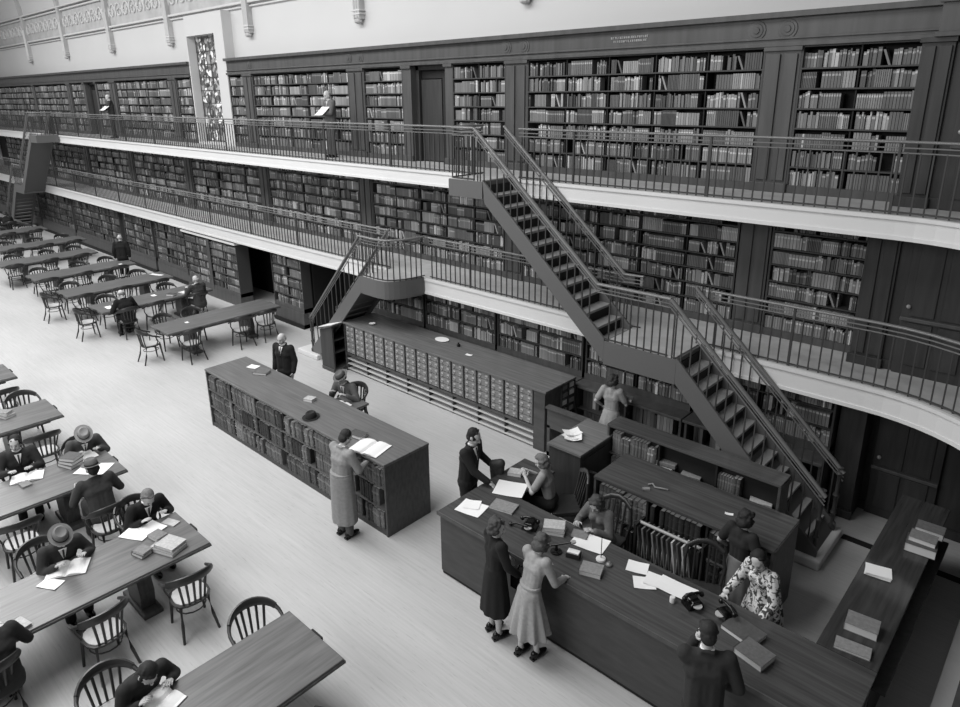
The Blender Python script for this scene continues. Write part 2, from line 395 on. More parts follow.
def bay(x0, x1, yf, z0, z1, n, label, group, depth=.28, base=1.0, gap=.07, wood=WBK, fill=True, name='bookcase'):
    t = thing(name, label, 'bookcase', ((x0+x1)/2, yf, z0), 0, group)
    m = MB(); hw = (x1-x0)/2; H_ = z1-z0
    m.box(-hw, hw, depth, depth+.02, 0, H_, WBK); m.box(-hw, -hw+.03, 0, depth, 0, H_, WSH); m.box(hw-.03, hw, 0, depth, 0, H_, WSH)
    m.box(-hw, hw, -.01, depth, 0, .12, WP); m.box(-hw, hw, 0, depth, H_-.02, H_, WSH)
    nd = max(1, round((x1-x0)/.95)); cuts = [x0+(x1-x0)*i/nd for i in range(nd+1)]
    for c in cuts[1:-1]: m.box(c-(x0+x1)/2-.009, c-(x0+x1)/2+.009, .03, depth, .12, H_, WBK)
    m.build('frame', t)
    zs, p = tier_rows(z0+.12, z1-.02, n)
    for i, z in enumerate(zs):
        if i: MB().box(-hw+.03, hw-.03, 0, depth, z-z0-.022, z-z0, WSH).build('shelf', t)
        if fill:
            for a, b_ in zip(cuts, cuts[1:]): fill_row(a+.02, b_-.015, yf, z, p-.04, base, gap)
    return t
NAMES3 = ['at the far left end', 'left of the far narrow bay', 'narrow, left of the far door', 'narrow, right of the far door', 'wide, left of the window', 'narrow, just left of the white window pier',
          'narrow, just right of the white window pier', 'wide, behind the standing man with papers', 'narrow, left of the dark door', 'narrow, right of the dark door at the stair head', 'wide, with the gilt inscription above', 'last one before the right corner']
for (x0, x1), nm in zip(T3B, NAMES3): bay(x0, x1, YW, Z2, 6.80, 7, 'top gallery bookcase bay, '+nm, 'top gallery bookcase bays')
cc = [-46.5, -38.5, -33.6, -28.75, -23.8, -18.8, -13.92, -9.03, -4.03]
NAMES2 = ['at the far left end', 'behind the distant staircase', 'third from the far left end', 'fourth from the far left end', 'below the leaded window', 'left of the curved stair landing', 'above the card catalogue, behind the tall flight of stairs', 'behind the stair landing in the middle of the long flight']
for (a, b_), nm in zip(zip(cc, cc[1:]), NAMES2): bay(a+.26, b_-.26, YW, Z1, 4.40, 7, 'lower gallery bookcase bay '+nm, 'lower gallery bookcase bays', base=1.45)
bay(-3.77, -2.38, YW, Z1, 4.40, 7, 'lower gallery bookcase bay, last before the right corner', 'lower gallery bookcase bays', base=1.3)
# ground floor wall cases
struct(MB().box(-13.3, -2.3, 10.44, 11.2, 0, 2.1, WBK).box(-49, -22.5, 10.2, 11.2, 0, 2.1, WBK).box(-17.2, -15.62, 10.2, 11.2, 0, 2.1, WBK).build('wall_back_lower'))
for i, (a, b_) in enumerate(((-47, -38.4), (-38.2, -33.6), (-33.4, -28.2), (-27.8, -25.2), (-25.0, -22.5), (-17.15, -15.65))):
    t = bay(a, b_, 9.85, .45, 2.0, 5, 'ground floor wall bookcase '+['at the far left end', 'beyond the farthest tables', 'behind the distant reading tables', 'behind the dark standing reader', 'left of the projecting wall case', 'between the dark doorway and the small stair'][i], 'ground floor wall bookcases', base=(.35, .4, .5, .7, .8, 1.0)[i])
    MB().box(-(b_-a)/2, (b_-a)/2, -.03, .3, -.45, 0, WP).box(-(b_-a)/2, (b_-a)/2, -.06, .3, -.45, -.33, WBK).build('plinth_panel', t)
t = bay(-22.38, -18.88, 9.72, .3, 1.93, 6, 'projecting wall bookcase with its top whitened as if lit, left of the dark doorway', 'ground floor wall bookcases', base=.9, depth=.4)
MB().box(-1.78, 1.78, -.05, .6, 1.64, 1.70, WHITE).build('top', t); MB().box(-1.75, 1.75, -.02, .4, -.3, 0, WP).build('plinth_panel', t)  # top coloured white to paint in the light falling on it
MB().box(-.09, .09, -.025, 0, 0, 1.6, WP).build('stile', t)
LN = ['under the curved stair landing', 'behind the left half of the card catalogue', 'behind the right half of the card catalogue', 'under the landing of the long staircase', 'behind the foot of the long staircase']
xs = [-13.3, -11.1, -8.9, -6.7, -4.5, -2.3]
for i in range(5):
    a, b_ = xs[i]+.03, xs[i+1]-.03
    t = thing('wall_cabinet', 'low open wall cabinet with a ledge '+LN[i], 'cabinet', ((a+b_)/2, 9.85, 0), 0, 'low wall cabinets')
    m = MB(); hw = (b_-a)/2
    m.box(-hw, hw, .55, .58, 0, .95, WBK); m.box(-hw, hw, 0, .58, 0, .1, WD); m.box(-hw, -hw+.04, 0, .58, 0, .95, WD); m.box(hw-.04, hw, 0, .58, 0, .95, WD); m.box(-.02, .02, 0, .56, 0, .95, WD)
    m.build('carcass', t); MB().box(-hw, hw, .02, .56, .5, .53, WSH).build('shelf', t)
    MB().box(-hw-.02, hw+.02, -.06, .6, .95, 1.0, WP).build('ledge', t, bevel=.008)
    for s in (-1, 1):
        for zz, hh in ((.1, .36), (.53, .38)):
            c = (a+b_)/2+s*hw/2; fill_row(c-hw*.42, c+hw*(.42 if i < 2 else rb.uniform(-.1, .35)), 9.95, zz, hh, .8, .15, 1.5)
    bay(a, b_, 10.15, 1.0, 2.04, 3, 'shelves of large books above the ledge '+LN[i], 'ground floor shelves above the ledge', base=1.5)

# ------------------------------------------------------------------ railings
def along(poly, step):
    """points every step along a 3-D polyline, with direction"""
    out = []; d = 0.0; nxt = step/2
    for a, b_ in zip(poly, poly[1:]):
        a = Vector(a); b_ = Vector(b_); L = (b_-a).length
        while nxt <= d+L: out.append(a+(b_-a)*((nxt-d)/L)); nxt += step
        d += L
    return out
def bal_mesh(h):
    m = MB(); m.box(-.009, .009, -.009, .009, 0, h, IRON); return m
def rails(parent, line, h=.88, base=0.0, hw=.035):
    """handrail and two thin rails over a line"""
    P = [Vector(p)+Vector((0, 0, base)) for p in line]
    MB().tube([p+Vector((0, 0, h)) for p in P], hw, RAILW, n=8, flat=.6).build('handrail', parent, smooth=60)
    for d in (.07, .13): MB().tube([p+Vector((0, 0, h-d)) for p in P], .010, RAILW, n=5).build('mid_rail', parent, smooth=60)
    MB().tube([p+Vector((0, 0, .03)) for p in P], .013, IRON, n=5).build('bottom_rail', parent, smooth=60)
BAL = {}
def balusters(parent, pts, h, zoff=0.0, limit=98, near=Vector((0, 0, 5))):
    pts = sorted(pts, key=lambda p: (p-near).length)
    key = round(h, 3)
    if key not in BAL: BAL[key] = bal_mesh(h).mesh('baluster')
    for p in pts[:limit]:
        o = bpy.data.objects.new('baluster', BAL[key]); COL.objects.link(o); o.parent = parent; o.location = p+Vector((0, 0, zoff))
    if len(pts) > limit:
        m = MB()
        for p in pts[limit:]: m.box(p.x-.009, p.x+.009, p.y-.009, p.y+.009, p.z+zoff, p.z+zoff+h, IRON)
        tag(m.build('baluster', parent), kind='stuff')
def railing(label, line, h=.88, posts=2.4):
    t = thing('gallery_railing', label, 'railing', line[0], 0, 'gallery railings')
    L = [Vector(p)-Vector(line[0]) for p in line]
    rails(t, L, h)
    balusters(t, along(L, .14), h-.13, near=Vector((0, 0, 5))-Vector(line[0]))
    for p in along(L, posts)[:40]:
        MB().box(p.x-.016, p.x+.016, p.y-.016, p.y+.016, 0, h-.02, IRON).build('post', t)
    return t
E3 = .05
def P3(pts, z): return [(x, y, z) for x, y in pts]
curveR = arc(2.0-.0, n=14)
railing('upper gallery railing from the far end to the head of the long stairs', P3([(XM+8.04, YF+E3), (-8.9, YF+E3)], Z2))
railing('upper gallery railing right of the stair head, curving at the right end', P3([(-8.0, YF+E3)]+arc(2.0+E3, n=10)+[(.1+E3, 5.2)], Z2))
railing('upper gallery railing beyond the distant staircase', P3([(-48, YF+E3), (XM+8.9, YF+E3)], Z2))
railing('lower gallery railing from the distant stairs to the curved landing', P3([(XM+4.1, YF+E3), (-11.75, YF+E3)], Z1))
railing('lower gallery railing between the curved landing and the long stairs', P3([(-10.45, YF+E3), (-5.5, YF+E3)], Z1))
railing('lower gallery railing right of the long stairs, sweeping around the corner', P3([(-4.15, YF+E3)]+arc(2.0+E3, n=10)+[(.1+E3, 5.2)], Z1))
railing('lower gallery railing beyond the distant staircase', P3([(-48, YF+E3), (XM+5.6, YF+E3)], Z1))

# ------------------------------------------------------------------ staircases
YO, YI = 8.80, 9.65
def flight(t, X, xa, za, xb, zb, n, far, hr=.88, ra=0.0, rb_=0.0):
    """stairs from (xa, za) down to (xb, zb); X maps x"""
    d = 1 if xb > xa else -1; dz = (za-zb)/n; dx = (xb-xa)/n
    for i in range(n-(0 if zb > .5 else 1)):
        z = za-dz*(i+1); x = xa+dx*i
        m = MB(); a, b_ = sorted((X(x), X(x+dx+d*.03))); m.box(a, b_, YO+.04, YI-.04, z-.04, z, TREAD); 
        m.build('tread', t)
        m = MB(); a, b_ = sorted((X(x), X(x+d*.02))); m.box(a, b_, YO+.04, YI-.04, z, z+dz-.04, WBK); m.build('riser', t)
    for y0, y1 in ((YO, YO+.05), (YI-.05, YI)):
        up = .06
        pts = [(X(xa), za+up), (X(xb), zb+up), (X(xb), max(0.12, zb-.32)), (X(xa+d*.05), za-.34)]
        if zb < .5: pts = [(X(xa), za+up), (X(xb), zb+up+.05), (X(xb), .12), (X(xb-d*.30), .12), (X(xa), za-.34)]
        MB().prism(pts, 'y', y0, y1, STR).build('stringer', t, bevel=.006)
    MB().prism([(X(xa), za-.22), (X(xb), zb-.22 if zb > .5 else .13), (X(xb-d*.04), zb-.26 if zb > .5 else .12), (X(xa), za-.27)], 'y', YO+.03, YI-.03, STR).build('soffit', t)
    for y in (YO+.025, YI-.025):
        A = Vector((X(xa-d*ra), y, za+.05)); B = Vector((X(xb-d*rb_), y, zb+.05))
        MB().tube([A+Vector((0, 0, hr)), B+Vector((0, 0, hr))], .042, RAILW, n=8, flat=.6).build('handrail', t, smooth=60)
        for k in (.07, .13): MB().tube([A+Vector((0, 0, hr-k)), B+Vector((0, 0, hr-k))], .010, RAILW, n=5).build('mid_rail', t)
        pts = along([A, B], .26 if far else .20)
        balusters(t, pts, hr-.14, near=Vector((0, 0, 5)))
def newel(t, x, y, z, h=.95):
    m = MB(); m.lathe([(.03, 0), (.05, .02), (.05, .08), (.028, .11), (.028, .25), (.045, .28), (.028, .31), (.028, .52), (.05, .56), (.028, .6), (.028, h-.12), (.055, h-.09), (.03, h-.05), (.045, h)], IRON, (x, y, z), n=10)
    m.build('newel_post', t, smooth=50)
def slab(t, pts, z, h, mname='landing'):
    MB().prism(pts, 'z', z-h, z+.03, STR).build(mname, t); 
    c = Vector((sum(p[0] for p in pts)/len(pts), sum(p[1] for p in pts)/len(pts)))
    MB().prism([tuple(c+(Vector(p)-c)*.93) for p in pts], 'z', z+.03, z+.045, GFL).build('landing_floor', t)
def long_stair(X, label, far=False):
    t = thing('staircase', label, 'staircase', (0, 0, 0)); 
    flight(t, X, -8.04, Z2, -5.45, Z1, 12, far, .88, .2, .17); flight(t, X, -4.21, Z1, -1.98, .15, 12, far, .88, .16, .0)
    slab(t, [(X(-8.86), YO), (X(-8.04), YO), (X(-8.04), YF-.06), (X(-8.86), YF-.06)], Z2, .27)
    slab(t, [(X(-5.45), YO), (X(-4.21), YO), (X(-4.21), YF-.06), (X(-5.45), YF-.06)], Z1, .36)
    rails(t, [(X(-8.83), YF, Z2+.03), (X(-8.83), YO+.09, Z2+.03), (X(-8.77), YO+.03, Z2+.03), (X(-8.24), YO+.025, Z2+.03)], .90, hw=.04)
    balusters(t, along([Vector((X(-8.83), YF, Z2)), Vector((X(-8.83), YO+.05, Z2)), Vector((X(-8.04), YO+.025, Z2))], .15), .8)
    rails(t, [(X(-5.62), YO+.025, Z1+.03), (X(-4.37), YO+.025, Z1+.03)], .90, hw=.042)
    balusters(t, along([Vector((X(-5.45), YO+.025, Z1)), Vector((X(-4.21), YO+.025, Z1))], .125), .8)
    if not far:
        # short return where the inner rails meet the gallery railing
        rails(t, [(-5.62, YI-.025, Z1+.03), (-5.3, YI+.02, Z1+.03)], .90)
    a, b_ = sorted((X(-2.62), X(-1.9)))
    MB().box(a, b_, 8.72, 9.76, 0, .15, MARB).build('plinth', t, bevel=.03)
    for y in (YO+.06, YI-.03): newel(t, X(-2.03), y, .15, 1.0)
    return t
long_stair(lambda x: x, 'long two-flight staircase with a middle landing climbing to the upper gallery')
long_stair(lambda x: -41.65-x, 'distant dark staircase seen from below at the far left end', True)
# the small stair with a curved landing on the left
t = thing('staircase', 'short staircase with a curved landing at the left end of the card catalogue', 'staircase', (0, 0, 0))
flight(t, lambda x: x, -11.65, Z1, -13.75, .15, 12, True, .85)
cp = [(-11.65, YO)]+[(-11.3+i*.1, YO-.02+.02*i*0) for i in range(1, 3)]+[(-10.95+.42*math.sin(i/8*PI/2), 9.64-.84*math.cos(i/8*PI/2)) for i in range(9)]
slab(t, cp+[(-11.65, 9.64)], Z1, .36)
rl = [(x, y+.03, Z1+.03) for x, y in cp]
rails(t, rl, .88, hw=.04); balusters(t, along([Vector(p) for p in rl], .13), .8)
MB().box(-14.3, -13.45, 8.7, 9.75, 0, .12, MARB).build('plinth', t, bevel=.02)
for y in (YO+.03, YI-.03): newel(t, -13.78, y, .12, .98)
# stone kerb at the right edge and dark border strip in the floor
struct(MB().box(-.34, -.12, 4.5, 9.3, 0, .12, MARB).build('trim_60', bevel=.01), 'white marble kerb')
struct(MB().box(-.12, 3.0, 4.5, 11.0, 0, 2.05, WDV).build('wall_right'))
struct(MB().box(-1.9, -.12, 9.72, 9.84, 0, .012, WBK).box(-14.2, -13.0, 9.85, 9.9, 0, .15, WBK).build('trim_61'), 'dark floor border strip')
def finish_books():
    me = bpy.data.meshes.new('shelved_books'); me.from_pydata(BV, [], BF)
    at = me.attributes.new('tone', 'FLOAT', 'FACE'); at.data.foreach_set('value', BT)
    mm = bpy.data.materials.new('book_bindings'); mm.use_nodes = True; nt = mm.node_tree; b = nt.nodes['Principled BSDF']; b.inputs['Roughness'].default_value = .55
    a = nt.nodes.new('ShaderNodeAttribute'); a.attribute_name = 'tone'; nt.links.new(a.outputs['Fac'], b.inputs['Base Color'])
    me.materials.append(mm); o = bpy.data.objects.new('shelved_books', me); COL.objects.link(o)
    tag(o, 'rows of bound volumes filling the built-in wall bookcases on all three levels', 'books', 'books in the wall bookcases', 'stuff')

# ------------------------------------------------------------------ individual books of the freestanding cases
def book_mesh(mt, w, h, d):
    """upright book: spine toward -Y with rounded back; pages inside the covers"""
    m = MB(); c = .003
    n = 5; arcp = [(-w/2+w*i/n, -math.sin(PI*i/n)*w*.18) for i in range(n+1)]
    m.prism([(-w/2, d), (-w/2, 0)]+arcp[1:-1]+[(w/2, 0), (w/2, d), (w/2-c, d), (w/2-c, .006), (-w/2+c, .006), (-w/2+c, d)], 'z', 0, h, mt)
    m.box(-w/2+c, w/2-c, .006, d-.006, .004, h-.005, PAGE)
    for z in (.18, .5, .82): m.box(-w/2+.001, w/2-.001, -w*.18-.001, .002, h*z, h*z+.008, mt)
    if mt is not TONES[0]: m.box(-w/2+.003, w/2-.003, -w*.18-.002, .001, h*.64, h*.74, TONES[min(5, TONES.index(mt)+1)])
    return m.mesh('bound_volume')
BM = {}
def get_book(k, w, h):
    w = round(w/.012)*.012; h = round(h/.03)*.03
    key = (k, round(w, 3), round(h, 3))
    if key not in BM: BM[key] = book_mesh(TONES[k], w, h, min(.26, .75*h))
    return BM[key], w, h
rr = random.Random(5)
TN = ['black', 'dark', 'dark', 'grey', 'grey', 'pale']
def book_row(cx0, cx1, y, z, hmax, where, group, wlo=.05, whi=.095, tilt=.06, tones=(0, 1, 1, 2, 2, 3), stop=1.0):
    x = cx0; n = 0; kk = rr.choice(tones); run = 0
    end = cx0+(cx1-cx0)*stop
    while True:
        if run <= 0: kk = rr.choice(tones); run = rr.randint(2, 6); hh = hmax*rr.uniform(.78, .98); wb = rr.uniform(wlo, whi)
        me, w, h = get_book(kk, wb, hh)
        if x+w > end: return n
        n += 1; run -= 1
        o = bpy.data.objects.new('book', me); COL.objects.link(o); o.location = (x+w/2, y+rr.uniform(.02, .05), z)
        tag(o, '%s volume, %s from left, %s' % (TN[kk], ordinal(n), where), 'book', group)
        x += w+.002
        if rr.random() < .06: x += rr.uniform(.05, .12)
def freestanding(label, x0, x1, y0, y1, h, rows, nsec, top, name='bookcase', ends=WD, rowz=None, kick=.08):
    t = thing(name, label, 'bookcase', ((x0+x1)/2, (y0+y1)/2, 0)); hx = (x1-x0)/2; hy = (y1-y0)/2
    MB().box(-hx, hx, -hy, hy, h-.045, h, top).build('top', t, bevel=.008)
    for s in (-1, 1): MB().box(s*(hx-.02)-.018, s*(hx-.02)+.018, -hy+.01, hy-.01, 0, h-.045, ends).build('end_panel', t, bevel=.004)
    MB().box(-hx+.04, hx-.04, -.02, .02, .0, h-.045, WBK).build('back_panel', t)
    MB().box(-hx+.04, hx-.04, -hy+.02, hy-.02, 0, kick, WSH).build('plinth', t)
    for i in range(1, nsec):
        x = -hx+2*hx*i/nsec; MB().box(x-.014, x+.014, -hy+.03, hy-.03, kick, h-.045, WBK).build('upright', t)
    p = (h-.045-kick)/rows
    for i in range(1, rows): MB().box(-hx+.04, hx-.04, -hy+.012, hy-.012, kick+p*i-.02, kick+p*i, WP).build('shelf', t)
    return [kick+p*i for i in range(rows)], p, [x0+.05+(x1-x0-.1)*i/nsec for i in range(nsec+1)]
RN3 = ['bottom', 'middle', 'top']
zs, p, xc = freestanding('long freestanding low bookcase in the middle of the floor, three shelves of folios', -12.13, -6.78, 5.32, 6.2, 1.2, 3, 6, WC)
SN = ['first', 'second', 'third', 'fourth', 'fifth', 'sixth']
for r in range(3):
    for s in range(6):
        book_row(xc[s]+.015, xc[s+1]-.015, 5.325, zs[r], p-.03, '%s shelf, %s section of long low bookcase' % (RN3[r], SN[s]), 'folios in the long low bookcase', .06, .1, stop=rr.choice((1, 1, 1, .9)))
zs, p, xc = freestanding('low double bookcase with a wide dark top behind the desk', -4.48, -2.03, 7.14, 7.98, 1.15, 2, 3, WTD, kick=.16)
for r in range(2):
    for s in range(3):
        book_row(xc[s]+.02, xc[s+1]-.02, 7.16, zs[r], p-.06, '%s shelf, %s section of bookcase behind desk' % (('lower', 'upper')[r], ('left', 'middle', 'right')[s]), 'books in the bookcase behind the desk', .04, .075, tones=(0, 0, 1, 1, 2, 3))
zs, p, xc = freestanding('tall narrow bookcase with a glossy top in front of the long staircase', -4.93, -2.35, 8.17, 8.52, 1.4, 3, 3, WTD, kick=.1)
for r, s, st in ((2, 0, 1), (1, 0, 1), (2, 2, .45), (1, 2, .8), (1, 1, .3)):
    book_row(xc[s]+.02, xc[s+1]-.02, 8.19, zs[r], p-.07, '%s shelf, %s section of bookcase by stairs' % (RN3[r], ('left', 'middle', 'right')[s]), 'books in the bookcase by the stairs', .035, .06, tones=(1, 2, 3, 4, 2), stop=st)

_z = zs[2]+.002
for i, (dx, zz, k, nm) in enumerate(((-4.0, 0, 5, 'pale flat box, lower of the pair lying in the bookcase by the stairs'), (-3.97, .07, 3, 'grey flat box, upper of the pair lying in the bookcase by the stairs'), (-3.6, 0, 4, 'grey flat box lying alone in the middle of the bookcase by the stairs'), (-2.62, 0, 5, 'pale papers box lying at the right end of the bookcase by the stairs'))):
    o = MB().box(-.14, .14, -.1, .1, 0, .065, TONES[k]).build('flat_box', None, loc=(dx, 8.32, _z+zz), rz=.1*i, bevel=.006); tag(o, nm, 'box')
# ------------------------------------------------------------------ card catalogue
t = thing('card_catalogue', 'long card catalogue cabinet of small drawers over open shelves', 'cabinet', (-9.55, 9.25, 0))
x0, x1 = -12.45+9.55, -6.57+9.55; y0, y1 = -.45, .48
MB().box(x0, x1, y0, y1, 1.155, 1.2, WCT).build('top', t, bevel=.008)
MB().box(x0+.03, x1-.28, y0+.1, y1-.02, .42, 1.155, WBK).box(x0+.03, x1-.28, y0+.03, y1-.02, .40, .45, WP).build('carcass', t)
MB().box(x1-.28, x1-.03, y0+.02, y0+.5, 0, 1.155, WD).build('end_post', t, bevel=.004)
MB().box(x0+.02, x0+.06, y0+.02, y1-.02, 0, 1.155, WD).build('end_panel', t)
MB().box(x0+.05, x1-.28, .0, .03, 0, .42, WBK).build('back_panel', t)
for z in (.04, .165, .29): MB().box(x0+.05, x1-.28, y0+.04, .0, z, z+.02, mat('catalogue_shelf_bounce_lit', 185, .6)).build('shelf', t)  # shelves paled: light thrown up by the floor is put into their colour
NC = 16; cw = (x1-.30-(x0+.06))/NC
for i in range(0, NC+1, 2): MB().box(x0+.06+cw*i-.012, x0+.06+cw*i+.012, y0+.06, .0, 0, .42, WSH).build('upright', t)
DRM = mat('drawer_front_wood', 124, .45, .25, (20, 4, 20))
dm = MB(); dm.box(-cw/2+.022, cw/2-.022, 0, .1, 0, .125, DRM); DME = dm.mesh('drawer')
hm = MB(); 
for s in (-1, 1):
    c = s*cw*.24; hm.box(c-.034, c+.034, -.006, 0, .056, .096, BRASS); hm.box(c-.028, c+.028, -.008, 0, .061, .091, TONES[5]); hm.box(c-.018, c+.018, -.024, -.004, .024, .036, BRASS)
dm.box(-.002, .002, -.003, 0, 0, .125, WBK) if False else None
HME = hm.mesh('label_holder')
for c in range(NC):
    for r in range(5):
        d = bpy.data.objects.new('drawer', DME); COL.objects.link(d); d.parent = t; d.location = (x0+.06+cw*(c+.5), y0+.035, .47+r*.136)
        h_ = bpy.data.objects.new('label_holder', HME); COL.objects.link(h_); h_.parent = d
for c in range(NC+1): MB().box(x0+.06+cw*c-.011, x0+.06+cw*c+.011, y0+.015, y0+.1, .45, 1.155, WSH).build('stile', t)
# pigeonholes in its right end
m = MB()
m.box(x1-.1, x1-.08, -.05+.1, y1-.02, .55, 1.15, WBK)
for z in (.72, .88, 1.02): m.box(x1-.1, x1, .05, y1-.02, z, z+.015, WSH)
for y in (.05, .26, .45): m.box(x1-.1, x1, y-.008, y+.008, .55, 1.15, WSH)
for y in (.15, .35):
    for z in (.58, .74, .9, 1.04): m.box(x1-.09, x1-.015+rr.uniform(-.02, .015), y-.08, y+.07, z, z+.09, rr.choice((PAGE, TONES[1], TONES[3], TONES[4])))
m.build('pigeonholes', t)
g = thing('low_gate', 'low wooden partition between the card catalogue and the plain cupboard', 'partition', (-6.1, 8.82, 0))
MB().box(-.42, .42, -.03, .03, .55, .92, WD).build('panel', g); MB().box(-.44, .44, -.06, .06, .92, .96, WP).build('rail', g); MB().box(-.42, .42, -.03, .03, 0, .08, WD).box(-.42, -.36, -.03, .03, 0, .6, WD).box(.36, .42, -.03, .03, 0, .6, WD).build('frame', g)
# lectern
t = thing('lectern', 'open-sided book stand with a white sloping sheet at the left end of the catalogue', 'lectern', (-12.72, 8.78, 0))
MB().box(-.24, .24, -.28, .28, 0, .08, WD).build('base', t, bevel=.01)
for s in (-1, 1): MB().prism([(-.24, .08), (.24, .08), (.24, 1.12), (-.24, .98)], 'y', s*.24-.02, s*.24+.02, WDV).build('side_panel', t)
MB().box(-.23, -.21, -.22, .22, .08, .95, WDV).build('front_panel', t)
for z in (.45, .75): MB().box(-.22, .2, -.22, .22, z, z+.02, WSH).build('shelf', t)
MB().prism([(-.3, .98), (.3, 1.16), (.3, 1.19), (-.3, 1.01)], 'y', -.3, .3, WP).build('sloping_top', t)
o = MB().prism([(-.27, .99+.03), (.27, 1.15+.035), (.27, 1.165+.035), (-.27, 1.005+.03)], 'y', -.27, .27, PAPER).build('open_volume', None, loc=(-12.72, 8.78, 0)); tag(o, 'wide white open volume lying on the sloping book stand', 'book')
# plain cupboard
t = thing('cupboard', 'plain box-like dark cupboard with papers on top behind the desk', 'cupboard', (-5.17, 7.92, 0))
MB().box(-.28, .28, -.5, .5, 0, 1.16, WDV).build('carcass', t, bevel=.005); MB().box(-.3, .3, -.53, .53, 1.16, 1.2, WCT).build('top', t, bevel=.006)
MB().box(.28, .29, -.42, .42, .12, 1.08, WDV).build('door', t); MB().cbox(.4, -.25, .82, .24, .03, .03, WP).build('bracket', t)

# ------------------------------------------------------------------ circulation desk and return counter
t = thing('circulation_desk', 'long L-shaped dark wooden service desk at the front right', 'desk', (-5.68, 5.29, 0))
L = 4.95
MB().prism([(0, 0), (L, 0), (L, .96), (.56, .96), (.56, 1.83), (0, 1.83)], 'z', .93, .97, WTD).build('top', t, bevel=.006)
FP = mat('desk_front_wood', 66, .5, .22, (3, 3, 16))
MB().box(.03, L-.03, .03, .06, 0.06, .93, FP).box(.05, L-.03, .05, .09, 0, .06, WBK).build('front_panel', t)
MB().box(.03, .06, .05, 1.80, 0, .93, FP).build('end_panel', t); MB().box(.06, .54, 1.77, 1.80, 0, .93, FP).build('rear_panel', t)
MB().box(L-.06, L-.03, .05, .94, 0, .93, FP).build('end_panel', t)
for x in (1.9, 3.2, 4.4): MB().box(x, x+.03, .07, .9, 0, .93, WBK).build('partition', t)
MB().box(.58, L-.1, .1, .88, .5, .52, WBK).build('shelf', t)
MB().box(.0, L, -.008, .008, .925, .975, WP).build('edging', t)
t = thing('return_counter', 'narrow dark glossy counter running from the desk to the panelled wall', 'counter', (-1.0, 8.02, 0))
MB().box(-.28, .27, -1.76, 1.76, .93, .97, WK).build('top', t, bevel=.01); MB().box(-.25, .24, -1.74, 1.74, .06, .93, WDV).box(-.22, .2, -1.74, 1.72, 0, .06, WBK).build('base', t)
MB().box(.24, .36, -1.74, 1.3, .72, .76, WDV).build('lower_ledge', t)
for y in (-1.2, -.4, .4, 1.2): MB().box(-.262, -.25, y-.34, y+.34, .15, .85, WD).build('door', t)

# ------------------------------------------------------------------ folio rack behind the desk
t = thing('folio_rack', 'low rack with a round rail holding upright folders behind the desk', 'rack', (-3.2, 6.92, 0))
MB().tube([(-.42, 0, .93), (.42, 0, .93)], .022, mat('rack_rail', 150, .3), n=8).build('rail', t, smooth=60)
for s in (-1, 1): MB().box(s*.42-.015, s*.42+.015, -.12, .12, 0, .95, WBK).build('end_panel', t)
MB().box(-.42, .42, -.14, .14, .34, .37, WP).build('shelf', t)
for i in range(11):
    o = MB().cbox(0, 0, .27, .022, .2, .54, TONES[(1, 2, 0, 3, 1, 2, 1, 5, 1, 5, 4)[i]], ry=-.16).box(-.03, -.026, -.09, .09, .1, .5, PAGE).build('folder', None, loc=(-3.56+i*.068, 6.92, .37)); tag(o, '%s upright folder, %s from the left in the folio rack' % (['dark', 'grey', 'black', 'pale'][i % 4] if False else 'tall', ordinal(i+1)), 'folder', 'folders in the folio rack')

# ------------------------------------------------------------------ reading tables
def make_table():
    t = thing('reading_table', 'x', 'table', (0, 0, 0), 0, 'reading tables')
    MB().box(-.5, .5, -1.53, 1.53, .715, .76, WT).box(-.512, .512, -1.542, 1.542, .70, .735, WD).build('tabletop', t, bevel=.008)
    MB().box(-.36, .36, -1.35, 1.35, .62, .70, WD).build('apron', t)
    for s in (-1, 1):
        m = MB(); m.prism([(-.2, .06), (.2, .06), (.24, .3), (.19, .5), (.3, .62), (-.3, .62), (-.19, .5), (-.24, .3)], 'y', s*.78-.09, s*.78+.09, WD)
        m.box(-.34, .34, s*.78-.12, s*.78+.12, 0, .07, WD); m.build('pedestal', t, bevel=.012)
        MB().box(-.09, .09, s*1.545-.012, s*1.545+.012, .70, .75, WBK).build('end_bracket', t)
    return t
TB0 = make_table()
TABL = [((-5.27, 1.57), 'pale wooden reading table at the bottom of the picture, bare at its right end'), ((-8.08, 1.56), 'pale reading table with stacks of books at its right end and a hatted reader'),
        ((-10.75, 1.56), 'reading table with the young man and a stack of three thick books'), ((-13.57, 1.54), 'reading table at the left edge with one chair tucked at its corner'), ((-16.25, 1.5), 'small visible end of a reading table at the left edge'),
        ((-16.44, 7.76), 'dark reading table nearest the small staircase, almost empty'), ((-19.45, 7.35), 'dark reading table with two seated men'), ((-21.8, 7.25), 'dark reading table third from the small staircase, white paper at its far end'),
        ((-24.6, 7.2), 'dark reading table fourth from the small staircase'), ((-27.55, 7.0), 'dark reading table fifth from the small staircase'), ((-30.5, 7.6), 'dark reading table sixth from the small staircase'),
        ((-34.3, 7.3), 'dark reading table next to last before the distant stairs'), ((-37.3, 7.1), 'farthest dark reading table by the distant stairs')]
TABS = []
for i, ((x, y), lab) in enumerate(TABL):
    if i == 0: TB0.location = (x, y, 0); TB0['label'] = lab; TABS.append(TB0)
    else: TABS.append(dup(TB0, (x, y, 0), 0, lab))
sd = thing('side_table', 'small writing table behind the long low bookcase', 'table', (-9.62, 6.62, 0))
MB().box(-.32, .32, -.2, .42, .72, .76, WC).build('tabletop', sd, bevel=.006)
for a, b_ in ((-.27, -.15), (.27, -.15), (-.27, .37), (.27, .37)): MB().box(a-.02, a+.02, b_-.02, b_+.02, 0, .72, WD).build('leg', sd)

